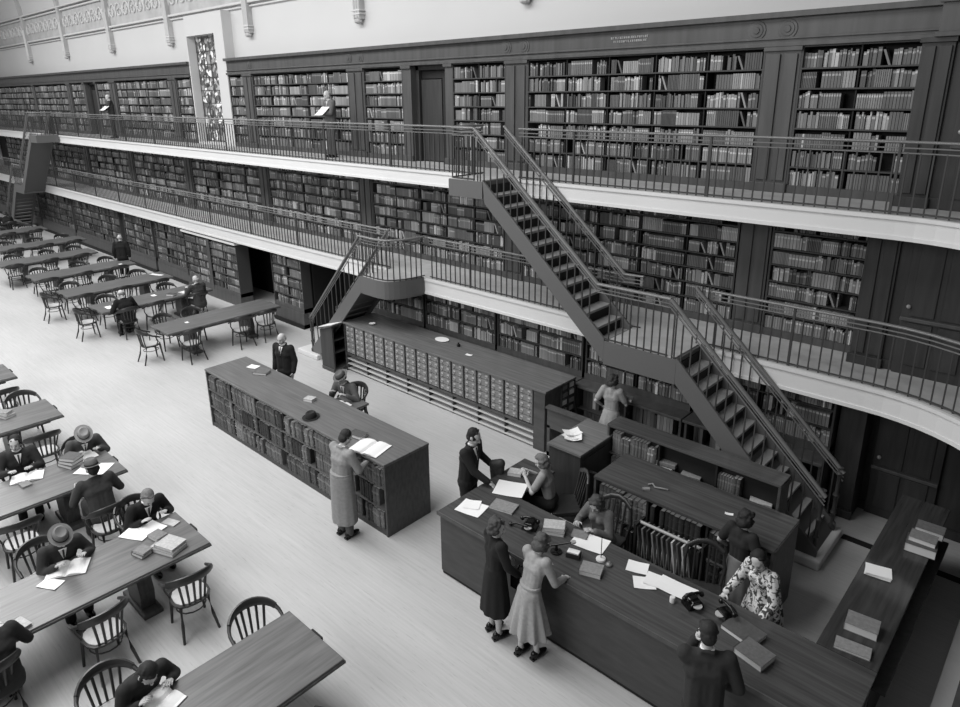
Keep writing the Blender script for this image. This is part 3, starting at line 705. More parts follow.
# ------------------------------------------------------------------ chairs
def make_chair():
    t = thing('armchair', 'x', 'chair', (0, 0, 0), 0, 'wooden library armchairs')
    m = MB(); sp_ = []
    for i in range(16):
        a = 2*PI*i/16; c, s = math.cos(a), math.sin(a); r = (abs(c)**3+abs(s)**3)**(-1/3); sp_.append((.225*c*r, .215*s*r))
    m.prism(sp_, 'z', .425, .45, CHW); m.build('seat_frame', t, smooth=40)
    MB().prism([(x*.86, y*.86) for x, y in sp_], 'z', .45, .462, SEAT).build('seat', t, smooth=40)
    # horseshoe rail: back crest runs round into the arms
    pts = []; rs = []
    for i in range(21):
        u = -1+2*i/20; a = u*PI*.60
        x = .285*math.sin(a); y = -.26*math.cos(a)+.0; z = .70+.13*max(0, math.cos(a))**.8
        if abs(u) > .9: y += .06*(abs(u)-.9)/.1; z -= .05*(abs(u)-.9)/.1
        pts.append((x, y, z)); rs.append(.018+.012*max(0, math.cos(a)))
    back = pts[4:17]; 
    MB().tube(back, [r for r in rs[4:17]], CHW, n=8, flat=1.9).build('back_rail', t, smooth=60)
    for s in (0, 1):
        a = (pts[:5] if s == 0 else pts[16:][::1]); r_ = (rs[:5] if s == 0 else rs[16:])
        MB().tube(a, r_, CHW, n=8, flat=1.1).build('arm', t, smooth=60)
    for s in (-1, 1):
        MB().tube([(s*.2, .08, .44), (s*.245, .1, .56), (s*.268, .04, .69)], .014, CHW, n=6).build('arm_support', t, smooth=60)
    for i in range(5):
        a = (-.62+.31*i); x = .2*math.sin(a*1.05); xt = .285*math.sin(a*1.0)
        MB().tube([(x, -.20*math.cos(a), .44), (xt*.97, -.255*math.cos(a)-.0, .80)], [.014, .017], CHW, n=6).build('slat', t, smooth=60)
    for sx in (-1, 1):
        MB().tube([(sx*.17, .16, .44), (sx*.2, .2, 0)], [.022, .016], CHW, n=8).build('leg', t, smooth=60)
        MB().tube([(sx*.16, -.16, .44), (sx*.18, -.2, .2), (sx*.21, -.27, 0)], [.022, .02, .016], CHW, n=8).build('leg', t, smooth=60)
    MB().tube([(.17*math.cos(2*PI*i/14), .17*math.sin(2*PI*i/14), .30) for i in range(15)], .009, CHW, n=5, cap=False).build('stretcher', t, smooth=60)
    return t
CH0 = make_chair(); CHUSED = [False]
def chair(x, y, rz, label, group='wooden library armchairs'):
    if not CHUSED[0]:
        CHUSED[0] = True; CH0.location = (x, y, 0); CH0.rotation_euler = (0, 0, math.radians(rz)); CH0['label'] = label; CH0['group'] = group; return CH0
    return dup(CH0, (x, y, 0), math.radians(rz), label, group)
# rz: sitter looks along +Y turned by rz; 90 looks toward -X, -90 toward +X
chair(-7.25, 2.62, 84, 'wooden armchair pulled up at the right end of the table with book stacks')
chair(-7.37, 1.68, 96, 'wooden armchair in the middle of the near side of the table with book stacks')
chair(-9.95, 1.55, 86, 'wooden armchair at the left edge behind the hatted reader')
chair(-5.88, 2.76, -100, 'armchair with pale seat pushed under the far side of the bottom table')
chair(-12.5, 2.55, 88, 'wooden armchair near the left edge, above the young man')
chair(-15.1, 2.6, 92, 'wooden armchair at the left edge by the small visible table end')
chair(-14.3, 2.75, -90, 'wooden armchair on the far side of the table at the left edge, arm showing')
chair(-4.45, 2.35, 90, 'armchair cut by the bottom edge, only its curled arm showing')
chair(-9.45, 2.5, 94, 'wooden armchair under the seated reader seen from behind')
chair(-9.0, 2.75, -85, 'wooden armchair under the bent dark-clothed reader at the table corner')
chair(-6.15, 1.35, -92, 'wooden armchair under the reader at the bottom edge')
chair(-7.4, .62, 95, 'wooden armchair under the dark figure at the bottom left corner')
chair(-8.9, 1.55, -90, 'wooden armchair under the hatted reader with a newspaper')
chair(-11.55, 2.02, -90, 'wooden armchair under the young man facing the camera')
chair(-11.5, 2.85, -90, 'wooden armchair under the hatted reader at the far side of the second table')
TN2 = ['nearest the small staircase', 'with two seated men', 'third from the small staircase', 'fourth from the small staircase', 'fifth from the small staircase', 'sixth from the small staircase', 'next to the farthest', 'at the distant stairs']
PL = ['left', 'middle', 'right']
R0 = [(-16.44, 7.76), (-19.45, 7.35), (-21.8, 7.25), (-24.6, 7.2), (-27.55, 7.0), (-30.5, 7.6), (-34.3, 7.3), (-37.3, 7.1)]
occ = {0: ((-1.05, .0 + .28, .98), (-1.1, -.35)), 1: ((-.98, -.25, .98), (-1.0, .7)), 2: ((-1.2, -.1, 1.0), (-1.1, 0, .9)), 3: ((-1.2, -.2, .9), (-1.1, .1, 1.0)), 4: ((-1.2, -.1, .9), (-.9, .2, 1.1)), 5: ((-1.0, 0, 1.0), (-1, 0, 1)), 6: ((-1, 0, 1), (0, 1)), 7: ((-1, 0, 1), (0,))}
for k, (x, y) in enumerate(R0):
    for j, d in enumerate(occ[k][0]): chair(x+.66, y+d, 90+rr.uniform(-8, 8), 'armchair on the near side, %s, of the dark table %s' % (PL[j], TN2[k]))
    for j, d in enumerate(occ[k][1]): chair(x-.68, y+d, -90+rr.uniform(-8, 8), 'armchair on the far side, %s, of the dark table %s' % (PL[j], TN2[k]))
chair(-16.5, 6.0, 0, 'armchair at the near left end of the table nearest the small staircase')
chair(-19.5, 5.58, 0, 'armchair at the left end of the table with two seated men')
chair(-21.9, 5.48, 0, 'armchair at the left end of the third table from the small staircase')
# tall slatted desk chairs
def desk_chair(x, y, rz, label):
    t = thing('desk_chair', label, 'chair', (x, y, 0), math.radians(rz), 'dark chairs behind the service desk')
    MB().prism([(-.22, -.2), (.22, -.2), (.24, .22), (-.24, .22)], 'z', .55, .60, CHW).build('seat', t, bevel=.015)
    for s in (-1, 1):
        MB().tube([(s*.2, .18, .56), (s*.22, .21, 0)], [.022, .017], CHW, n=8).build('leg', t, smooth=60)
        MB().tube([(s*.19, -.18, .56), (s*.21, -.23, 0)], [.022, .017], CHW, n=8).build('leg', t, smooth=60)
        MB().tube([(s*.2, -.18, .56), (s*.23, -.25, .8), (s*.2, -.27, 1.02)], .018, CHW, n=8).build('back_post', t, smooth=60)
    MB().tube([(-.2, -.27, 1.0), (-.1, -.3, 1.06), (0, -.31, 1.08), (.1, -.3, 1.06), (.2, -.27, 1.0)], .022, CHW, n=8, flat=1.7).build('crest_rail', t, smooth=60)
    for i in range(4): MB().tube([(-.12+.08*i, -.18, .58), (-.12+.08*i, -.29, 1.05)], .013, CHW, n=6).build('slat', t, smooth=60)
    for s in (-1, 1): MB().tube([(s*.2, .19, .25), (s*.2, -.2, .25)], .011, CHW, n=6).build('stretcher', t)
    return t
desk_chair(-4.86, 7.02, 138, 'tall slat-back chair of the woman writing at the left arm of the desk')
desk_chair(-4.0, 6.72, 180, 'chair of the seated woman with papers in the middle of the desk')
desk_chair(-2.62, 6.62, 200, 'empty curved-back chair behind the desk beside the woman in the patterned smock')

# ------------------------------------------------------------------ small things
def lying(x, y, z, rz, sx, sy, h, k, label, group=None, n=1):
    o = thing('book', label, 'book', (x, y, z), math.radians(rz), group); mt = TONES[k]
    MB().box(-sx/2, sx/2, -sy/2, sy/2, 0, .004, mt).box(-sx/2, sx/2, -sy/2, sy/2, h-.004, h, mt).box(-sx/2, -sx/2+.005, -sy/2, sy/2, 0, h, mt).build('cover', o)
    MB().box(-sx/2+.005, sx/2-.006, -sy/2+.006, sy/2-.006, .004, h-.004, PAGE).build('page_block', o)
    return o
def openbook(x, y, z, rz, w, d, label, rx=0):
    m = MB()
    for s in (-1, 1):
        pr = [(0, 0)]+[(s*w/2*i/6, .022*math.sin(PI*min(1, i/6+.15))*(1 if i < 6 else .6)+.006) for i in range(1, 7)]+[(s*w/2, 0)]
        m.prism(pr, 'y', -d/2, d/2, PAPER)
    o = m.box(-w/2-.006, w/2+.006, -d/2-.006, d/2+.006, -.004, 0.0, TONES[1]).build('open_book', None, loc=(x, y, z+.004), rz=math.radians(rz)); return tag(o, label, 'book')
def sheet(x, y, z, rz, w, d, label, name='paper_sheet', curl=.012):
    m = MB(); n = 6; vs = []; fs = []
    for i in range(n+1):
        for j in range(n+1):
            u, v = i/n-.5, j/n-.5; vs.append((u*w, v*d, .003+curl*(abs(u)+abs(v)*.6)**2))
    for i in range(n):
        for j in range(n): a = i*(n+1)+j; fs.append((a, a+n+1, a+n+2, a+1))
    k = len(vs); m.add(vs+[(p[0], p[1], p[2]-.0015) for p in vs], fs+[tuple(k+i for i in reversed(f)) for f in fs], PAPER)
    o = m.build(name, None, loc=(x, y, z), rz=math.radians(rz)); return tag(o, label, 'paper')
ZD = .972
sheet(-5.38, 5.64, ZD, 12, .36, .30, 'large white sheet near the left front corner of the desk')
sheet(-5.43, 5.70, ZD+.004, 30, .22, .2, 'second white sheet half under the large sheet at the desk corner')
lying(-5.08, 5.94, ZD, 14, .34, .22, .03, 4, 'flat grey folder-like book between the white sheets on the desk')
sheet(-5.30, 6.33, ZD, 25, .42, .36, 'white newspaper sheet the short-haired woman writes on')
lying(-5.50, 6.68, ZD, 25, .2, .15, .05, 5, 'small pale book on the left arm of the desk')
lying(-4.28, 5.97, ZD, 25, .28, .2, .05, 4, 'thick pale book below another, right of the telephone')
lying(-4.29, 5.98, ZD+.05, 32, .27, .19, .045, 5, 'thick pale book lying on top of its pair right of the telephone')
sheet(-3.82, 6.08, ZD, 10, .42, .3, 'papers in front of the seated woman in the middle of the desk')
lying(-4.0, 6.12, ZD, 20, .2, .15, .02, 3, 'grey notebook beside the papers of the seated woman')
o = thing('card_box', 'small white-topped card box on the desk', 'box', (-3.82, 5.73, ZD), .3); MB().box(-.08, .08, -.05, .05, 0, .06, TONES[0]).build('tray', o); MB().box(-.07, .07, -.04, .04, .02, .075, PAPER).build('cards', o)
lying(-3.51, 5.64, ZD, 20, .25, .19, .06, 4, 'grey cloth book lying alone at the middle front of the desk')
def telephone(x, y, rz, label, off=False):
    o = thing('telephone', label, 'telephone', (x, y, ZD), math.radians(rz))
    MB().prism([(-.1, 0), (.1, 0), (.07, .07), (.045, .1), (-.045, .1), (-.07, .07)], 'y', -.08, .08, BLACK).build('body', o, bevel=.01)
    MB().lathe([(.05, 0), (.05, .012)], mat('dial_plate', 170, .3), (0, -.085, .05), 12).build('dial', o)
    z = .12 if not off else .02; y0 = 0 if not off else -.19
    MB().tube([(-.1, y0, z), (-.05, y0, z+.025), (.05, y0, z+.025), (.1, y0, z)], .016, BLACK, n=8).ell((-.105, y0, z-.01), (.028, .028, .03), BLACK, n=8, k=6).ell((.105, y0, z-.01), (.028, .028, .03), BLACK, n=8, k=6).build('handset', o, smooth=60)
telephone(-4.55, 5.83, 20, 'black telephone standing near the left of the desk')
telephone(-2.42, 5.92, 60, 'black telephone near the large white papers on the desk')
telephone(-2.08, 6.0, -30, 'black telephone by the hand of the woman in the patterned smock')
o = MB().tube([(-.12, 0, .03), (-.05, .02, .06), (.12, .02, .09)], .014, BLACK, n=8).ell((-.13, 0, .025), (.03, .03, .025), BLACK, n=8, k=6).build('date_stamp', None, loc=(-4.63, 5.7, ZD), smooth=60); tag(o, 'small black rubber stamp left of the telephone', 'stamp')
o = thing('magnifier_stand', 'black jointed stand with a long arm in front of the woman in the light dress', 'stand', (-4.02, 5.66, ZD), .6)
MB().lathe([(.07, 0), (.07, .015), (.02, .03), (.015, .1)], BLACK, n=12).build('base', o, smooth=40); MB().tube([(-.16, 0, .06), (0, 0, .1), (.2, 0, .16)], .012, BLACK, n=8).build('arm', o, smooth=60); MB().lathe([(.03, 0), (.03, .02)], BRASS, (.2, 0, .15), 10).build('knob', o)
o = thing('desk_spike', 'thin upright bill spike with a round pale base on the desk', 'spike', (-3.55, 5.9, ZD)); MB().lathe([(.06, 0), (.055, .02), (.02, .03)], PAGE, n=14).build('base', o, smooth=40); MB().lathe([(.006, .03), (.005, .3), (.008, .31)], BLACK, n=6).build('rod', o)
o = MB().lathe([(.035, 0), (.04, .01), (.032, .03), (.008, .04), (.01, .05)], mat('bell_metal', 120, .2), n=12).build('call_bell', None, loc=(-3.42, 5.87, ZD), smooth=50); tag(o, 'small round call bell beside the bill spike', 'bell')
sheet(-3.16, 6.06, ZD, 20, .24, .2, 'small white sheet near the rear edge of the desk')
sheet(-2.97, 5.88, ZD, 35, .24, .2, 'white sheet overlapping the end of the large white papers')
sheet(-2.86, 6.0, ZD+.006, 12, .3, .22, 'left piece of the large white papers spread on the desk')
sheet(-2.66, 6.02, ZD+.01, 3, .42, .24, 'right piece of the large white papers spread on the desk')
o = MB().lathe([(.03, 0), (.03, .06), (.026, .065)], PAGE, n=10).build('paste_pot', None, loc=(-2.6, 5.82, ZD), smooth=40); tag(o, 'small pale pot in front of the large white papers', 'pot')
lying(-1.86, 5.89, ZD, -12, .36, .26, .05, 1, 'wide dark ledger on the desk in front of the woman in the smock')
lying(-1.66, 5.66, ZD, -12, .3, .24, .07, 2, 'thick dark book beside the man at the bottom of the desk')
# counter
for i in range(4): sheet(-1.1, 7.79+.004*i, ZD+.008*i, 8+2*i, .26, .2, 'striped stack of printed slips on the glossy counter, %s from bottom' % ordinal(i+1), 'printed_slip', .004)
lying(-1.0, 6.75, ZD, 6, .3, .22, .09, 3, 'thick grey book on the counter, upper of the two near the desk')
lying(-.99, 6.40, ZD, 8, .32, .16, .03, 4, 'thin pale-edged volume on the counter nearest the desk')
lying(-.83, 9.02, ZD, 2, .3, .2, .09, 2, 'dark book at the far end of the counter near the panelled wall')
lying(-.84, 8.58, ZD, 4, .32, .24, .11, 1, 'large dark box-like book, bottom of the pile on the far counter')
lying(-.84, 8.62, ZD+.11, 1, .28, .2, .06, 3, 'grey book on top of the pile on the far counter')
# long low bookcase top
ZA = 1.202
sheet(-11.5, 6.0, ZA, 20, .22, .16, 'white paper at the far left corner of the long low bookcase')
lying(-11.1, 5.95, ZA, 30, .28, .2, .04, 2, 'dark book at the far left corner of the long low bookcase')
lying(-9.39, 5.86, ZA, 20, .18, .14, .05, 5, 'small white book in the middle of the long low bookcase')
def fedora(x, y, z, rz, label, g=40, parent=None, tilt=0):
    mt = mat('felt_%d' % g, g, .9)
    if parent is None: o = thing('hat', label, 'hat', (x, y, z), rz)
    else:
        o = bpy.data.objects.new('hat', None); COL.objects.link(o); o.parent = parent; o.location = (x, y, z); o.rotation_euler = (tilt, 0, rz)
    MB().lathe([(.09, .0), (.13, .002), (.15, .012), (.153, .016), (.13, .010), (.09, .01)], mt, n=20, sx=.88, sy=1.02).build('brim', o, smooth=60)
    MB().lathe([(.102, 0), (.102, .04), (.09, .085), (.07, .098), (.035, .078), (.005, .072)], mt, n=18, sx=.85, sy=1).build('crown', o, smooth=60)
    MB().lathe([(.104, .006), (.1055, .008), (.104, .032), (.101, .034)], mat('felt_band', 18, .8), n=18, sx=.85, sy=1).build('hat_band', o, smooth=60)
    return o
fedora(-8.83, 5.5, ZA, .4, 'dark felt hat lying on the long low bookcase', 36)
openbook(-7.32, 5.50, ZA, 15, .52, .4, 'large white open book on the bookcase in front of the man in the long coat')
lying(-7.75, 5.62, ZA, 10, .26, .18, .05, 1, 'dark book beside the open book of the man in the long coat')
lying(-3.77, 7.29+.02, 1.152, 40, .1, .05, .02, 4, 'small grey object-like notebook on the wide dark bookcase top')
sheet(-2.72, 7.5, 1.152, 20, .1, .05, 'tiny white slip on the wide dark bookcase top')
o = MB().tube([(-.1, 0, .012), (-.05, .03, .03), (0, 0, .012), (.08, .02, .02), (.16, .06, .012)], .012, TONES[4], n=6).build('leather_strap', None, loc=(-3.7, 7.42, 1.152), smooth=60); tag(o, 'small curled strap on the wide dark bookcase behind the desk', 'strap')
for i, (dx, dy, r) in enumerate(((0, 0, 10), (.06, -.05, 35), (-.03, .06, 60))): sheet(-5.3+dx, 7.78+dy, 1.202+.012*i, r, .26, .2, ['bottom', 'middle', 'top'][i]+' crumpled white sheet on the plain dark cupboard', 'paper_sheet', .06)
# catalogue top
o = MB().lathe([(.03, 0), (.07, .03), (.075, .035), (.05, .02), (.01, .012)], PAPER, n=14).build('dish', None, loc=(-11.75, 9.12, ZA), smooth=60); tag(o, 'small white dish at the left of the catalogue top', 'dish')
o = MB().lathe([(.12, 0), (.15, .012), (.15, .018), (.01, .02)], PAPER, n=20, sx=1.15, sy=.85).build('oval_plate', None, loc=(-9.83, 9.46, ZA), smooth=40); tag(o, 'white oval plate on the catalogue top', 'plate')
o = MB().lathe([(.035, 0), (.04, .04), (.015, .06), (.018, .08)], BLACK, n=12).build('inkwell', None, loc=(-9.3, 9.42, ZA), smooth=40); tag(o, 'black inkwell on the catalogue top beside the plate', 'inkwell')
sheet(-8.8, 9.2, ZA, 10, .14, .08, 'small white card on the catalogue top')
# books on the tables
ZT = .763
lying(-7.98, 2.40, ZT, 15, .2, .15, .045, 2, 'lower of two books at the middle of the big pale table'); lying(-7.97, 2.41, ZT+.045, 20, .19, .15, .03, 3, 'upper of two books at the middle of the big pale table')
lying(-8.17, 2.68, ZT, 12, .2, .16, .05, 3, 'grey book standing nearest the loose papers on the big pale table')
lying(-7.82, 2.68, ZT, 22, .34, .26, .05, 3, 'bottom of the big pile near the right corner of the pale table'); lying(-7.83, 2.70, ZT+.05, 20, .3, .24, .04, 5, 'pale top book of the big pile near the table corner')
lying(-8.0, 2.5, ZT, 22, .05, .3, .02, 5, 'slim pale pamphlet beside the big pile')
sheet(-8.47, 2.55, ZT, 30, .36, .3, 'loose white sheets of the bent reader at the table corner'); sheet(-8.42, 2.72, ZT+.004, 15, .3, .22, 'second loose white sheet of the bent reader')
lying(-8.36, 2.93, ZT, 20, .22, .12, .015, 5, 'pale pamphlet at the far corner of the big pale table')
lying(-7.73, 1.0, ZT, 15, .22, .16, .03, 5, 'pale book near the left end of the big pale table'); sheet(-7.76, .82, ZT, 5, .2, .16, 'white sheet at the left end of the big pale table')
openbook(-8.36, 1.68, ZT, 60, .44, .3, 'white newspaper held open by the hatted reader'); sheet(-8.22, 1.45, ZT, 30, .26, .16, 'white leaflet beside the hatted reader')
for i in range(3): lying(-11.02+.01*i, 2.55+.01*i, ZT+.055*i, 20+6*i, .3-.02*i, .22, .052, (2, 2, 1)[i], ['bottom', 'middle', 'top'][i]+' book of the stack of three between the readers')
openbook(-11.15, 2.8, ZT, 10, .36, .25, 'open book of the hatted reader behind the stack of three'); sheet(-10.62, 2.75, ZT, 40, .46, .34, 'large pale newspaper at the right end of the second table')
openbook(-11.1, 1.98, ZT, 70, .42, .28, 'open book held by the young man facing the camera'); lying(-10.9, 1.9, ZT, 5, .18, .13, .02, 3, 'grey notebook in front of the young man')
lying(-13.75, 2.35, ZT, 20, .28, .2, .05, 4, 'lower grey book on the table at the left edge'); lying(-13.77, 2.33, ZT+.05, 40, .24, .17, .05, 4, 'upper grey book on the table at the left edge')
openbook(-5.62, 1.62, ZT, 20, .36, .28, 'white open book of the reader at the bottom edge')
sheet(-16.44, 6.94, ZT, 0, .12, .08, 'small white slip on the dark table nearest the small staircase'); sheet(-19.3, 6.12, ZT, 0, .3, .16, 'white paper beside the man seen from behind at the dark table')
sheet(-19.55, 7.42, ZT, 0, .2, .12, 'white paper in the middle of the table with two seated men'); lying(-19.2, 7.78, ZT, 30, .24, .18, .05, 1, 'dark book on the table with two seated men')
openbook(-19.15, 8.2, ZT, 10, .4, .28, 'open book of the man at the right end of the dark table'); sheet(-21.9, 8.5, ZT, 20, .5, .14, 'long white paper at the right end of the third dark table')
sheet(-23.0+.1-1.4, 8.3, ZT, 0, .15, .1, 'small white slip on the fourth dark table'); sheet(-37.0, 8.0, ZT, 0, .5, .3, 'white papers of the distant reader')
openbook(-9.62, 6.62, .76, 8, .36, .26, 'open book on the small writing table')
finish_books()
# ------------------------------------------------------------------ people
SKIN = mat('skin', 182, .55); EYE = mat('eye_dark', 30, .3); LIP = mat('lips', 110, .5)
def remesh(mb, vox, smooth=2, name='body', mt=None):
    me = mb.mesh('tmp'); o = bpy.data.objects.new('tmp', me); COL.objects.link(o)
    r = o.modifiers.new('r', 'REMESH'); r.mode = 'VOXEL'; r.voxel_size = vox
    if smooth: s = o.modifiers.new('s', 'SMOOTH'); s.factor = .6; s.iterations = smooth
    dg = bpy.context.evaluated_depsgraph_get(); dg.update()
    out = bpy.data.meshes.new_from_object(o.evaluated_get(dg)); out.name = name
    bpy.data.objects.remove(o); bpy.data.meshes.remove(me)
    out.materials.clear(); out.materials.append(mt or mb.mats[0]); out.polygons.foreach_set('material_index', [0]*len(out.polygons))
    out.shade_smooth(); return out
def merge(me, mb):
    """append the fine pieces (fingers, eyes) of mb to mesh me"""
    base = len(me.materials)
    for m in mb.mats: me.materials.append(m)
    bm = bmesh.new(); bm.from_mesh(me); vs = [bm.verts.new(p) for p in mb.v]; 
    for f, k in zip(mb.f, mb.m):
        try: nf = bm.faces.new([vs[i] for i in f]); nf.material_index = base+k; nf.smooth = True
        except ValueError: pass
    bm.to_mesh(me); bm.free(); return me
def ik(a, b, l1, l2, pole):
    a = Vector(a); b = Vector(b); d = b-a; L = d.length
    if L > (l1+l2)*.995: b = a+d*((l1+l2)*.995/L); d = b-a; L = d.length
    u = d/L; c = (l1*l1-l2*l2+L*L)/(2*L); h = math.sqrt(max(0, l1*l1-c*c))
    p = Vector(pole); p = p-u*p.dot(u); p.normalize(); return a+u*c+p*h, b
def hand(fine, core, w, d, nrm, side, curl=.5):
    """palm in the core, fingers separate; d along the forearm, nrm out of the back of the hand"""
    d = d.normalized(); nrm = (nrm-d*nrm.dot(d)).normalized(); sd = d.cross(nrm).normalized()*side
    R = Matrix((sd, d, nrm)).transposed()
    core.ell(w+d*.045, (.04, .05, .016), SKIN, R=R, n=10, k=6)
    for i, (off, L) in enumerate(((-.028, .060), (-.0095, .076), (.0095, .080), (.028, .070))):
        b = w+d*.075+sd*off; p1 = b+(d*math.cos(curl*.5)-nrm*math.sin(curl*.5))*L*.5+sd*off*.15; p2 = p1+(d*math.cos(curl*1.5)-nrm*math.sin(curl*1.5))*L*.5
        fine.tube([b-d*.01, p1, p2], [.0095, .0085, .0065], SKIN, n=6)
    b = w+d*.02+sd*.034; p1 = b+(d*.6+sd*.7-nrm*.2).normalized()*.035; p2 = p1+(d*.9+sd*.25-nrm*.3).normalized()*.03
    fine.tube([b-sd*.012, p1, p2], [.013, .011, .008], SKIN, n=6)
def person(label, loc, rz, h=1.72, f=False, sit=False, lean=0, hp=10, hy=0, L=None, R=None, twist=0, step=.0,
           top=60, bottom=45, longs=False, style='suit', hair=35, bald=False, hat=None, shirt=True, curly=False, longc=False, pleats=10, topmat=None, seat=.46, feet=True, curl=.5, glasses=False, kneedx=.1):
    s = h/1.72; t = thing('person', label, 'person', loc, math.radians(rz)); t.scale = (s, s, s)
    ln = math.radians(lean); hpa = math.radians(hp); V = Vector
    P = V((0, 0, .93)) if not sit else V((0, 0, (seat+.09)/s))
    sp_ = V((0, math.sin(ln), math.cos(ln))); hd = V((0, math.sin(hpa), math.cos(hpa)))
    NB = P+sp_*.52; CH = P+sp_*.33; mid = (sp_+hd).normalized()
    HC = NB+mid*(.03 if f else .045)+hd*.095
    sw = .155 if f else .185
    Ra = Matrix.Rotation(math.radians(twist), 3, 'Z')
    SHR = NB-sp_*.045+Ra @ V((sw, 0, 0)); SHL = NB-sp_*.045-Ra @ V((sw, 0, 0))
    if R is None: R = (.24, .05, NB.z-.56)
    if L is None: L = (-.24, .05, NB.z-.56)
    eR, wR = ik(SHR, R, .285, .25, (.5, -.55, -.6)); eL, wL = ik(SHL, L, .285, .25, (-.5, -.55, -.6))
    # ----- legs
    legs = []
    for sd in (-1, 1):
        hp_ = P+V((sd*.09, 0, -.02))
        if sit:
            kn = V((sd*kneedx, .43, P.z+.0)); an = V((sd*.11, .44+sd*.03, .09)); an.z = .09
        else:
            an = V((sd*.09, sd*step, .09)); kn = (hp_+an)/2+V((0, .02, 0))
        legs.append((hp_, kn, an))
    # ----- body: one continuous surface
    core = MB(); fine = MB()
    hR = Matrix.Rotation(-hpa, 3, 'X'); hyR = Matrix.Rotation(math.radians(hy), 3, 'Z'); HR = hR @ hyR
    q = lambda x, y, z: HC+HR @ V((x, y, z))
    core.ell(q(0, -.012, .03), (.076, .094, .088), SKIN, R=HR, n=14, k=10)
    core.ell(q(0, .018, -.035), (.06, .07, .085), SKIN, R=HR, n=12, k=8)
    core.ell(q(0, .05, -.092), (.03, .03, .026), SKIN, R=HR)
    core.cap(q(0, .086, .012), .012, q(0, .106, -.028), .016, SKIN, n=8)
    core.ell(q(0, .07, .03), (.055, .02, .014), SKIN, R=HR)
    for sd in (-1, 1):
        core.ell(q(sd*.078, -.005, -.015), (.012, .02, .034), SKIN, R=HR, n=8, k=6)
        core.ell(q(sd*.04, .06, -.03), (.022, .022, .022), SKIN, R=HR, n=8, k=6)
        fine.ell(q(sd*.031, .084, .006), (.010, .006, .006), EYE, R=HR, n=8, k=5)
        fine.tube([q(sd*.014, .092, .030), q(sd*.034, .088, .036), q(sd*.05, .074, .028)], .0028, LIP, n=5)
    fine.ell(q(0, .086, -.056), (.024, .008, .006), LIP, R=HR, n=8, k=5)
    core.cap(NB-sp_*.06, .056, HC-hd*.03, .050, SKIN)
    core.cap(NB-sp_*.09-V((sw*.6, 0, 0)), .045, NB-sp_*.09+V((sw*.6, 0, 0)), .045, SKIN)
    core.cap(P, .08, CH, .08, SKIN); core.cap(CH-V((.05, 0, 0)), .07, CH+V((.05, 0, 0)), .07, SKIN)
    core.cap(P-V((.05, 0, 0)), .08, P+V((.05, 0, 0)), .08, SKIN); core.cap(CH, .08, NB-sp_*.06, .06, SKIN)
    for S_, e, w_ in ((SHR, eR, wR), (SHL, eL, wL)):
        core.cap(S_, .055, e, .038, SKIN); core.cap(e, .038, w_, .026, SKIN)
    hn = V((0, 0, 1)) 
    hand(fine, core, wR, (wR-eR), hn if abs((wR-eR).normalized().z) < .85 else V((1, 0, 0)), -1, curl)
    hand(fine, core, wL, (wL-eL), hn if abs((wL-eL).normalized().z) < .85 else V((-1, 0, 0)), 1, curl)
    for hp_, kn, an in legs:
        core.cap(hp_, .068, kn, .05, SKIN); core.cap(kn, .052, kn+(an-kn)*.35+V((0, -.012, 0)), .052, SKIN); core.cap(kn+(an-kn)*.35+V((0, -.012, 0)), .052, an, .034, SKIN)
        core.cap(an-V((0, .02, .03)), .035, an+V((0, .12, -.05)), .026, SKIN)
    me = remesh(core, .0125, 2, 'body', SKIN); merge(me, fine)
    o = bpy.data.objects.new('body', me); COL.objects.link(o); o.parent = t
    # ----- clothes
    TM = topmat or mat('cloth_%d' % top, top, .9, .12, (25, 25, 25)); BMt = mat('cloth_%d' % bottom, bottom, .9, .12, (25, 25, 25))
    def torso(c, g, lo=.0, waist=.1):
        k = .86 if f else 1.0
        c.cap(P+sp_*.08, .095*k+g, CH, .10*k+g, TM); c.cap(CH, .105*k+g, NB-sp_*.085, .075*k+g, TM); c.cap(NB-sp_*.09, .07+g, NB-sp_*.035, .062+g*.6, TM)
        c.cap(NB-sp_*.075-Ra @ V((sw*.8, 0, 0)), .066*k+g, NB-sp_*.075+Ra @ V((sw*.8, 0, 0)), .066*k+g, TM)
        c.cap(CH-V((.075, 0, 0))*k, .108*k+g, CH+V((.075, 0, 0))*k, .108*k+g, TM)
        c.cap(CH-V((.07, 0, 0))*k, .10*k+g, NB-sp_*.1-V((.09, 0, 0))*k, .08*k+g, TM); c.cap(CH+V((.07, 0, 0))*k, .10*k+g, NB-sp_*.1+V((.09, 0, 0))*k, .08*k+g, TM)
        c.cap(CH-V((.06, 0, 0))*k, .1*k+g, P+sp_*waist-V((.055, 0, 0))*k, .092*k+g, TM); c.cap(CH+V((.06, 0, 0))*k, .1*k+g, P+sp_*waist+V((.055, 0, 0))*k, .092*k+g, TM)
        if f:
            for sd in (-1, 1): c.ell(CH+sp_*.04+V((sd*.062, .085, 0)), (.06, .06, .06), TM)
    def sleeves(c, g, full=True, m=None):
        for S_, e, w_ in ((SHR, eR, wR), (SHL, eL, wL)):
            if full: c.cap(S_, .062+g, e, .046+g, TM); c.cap(e, .046+g, e+(w_-e)*.93, .036+g, TM)
            else: c.cap(S_, .066+g, S_+(e-S_)*.72, .058+g, TM)
    def add(name, c, m, vox=.014, sm=2):
        me = remesh(c, vox, sm, name, m); o = bpy.data.objects.new(name, me); COL.objects.link(o); o.parent = t; return o
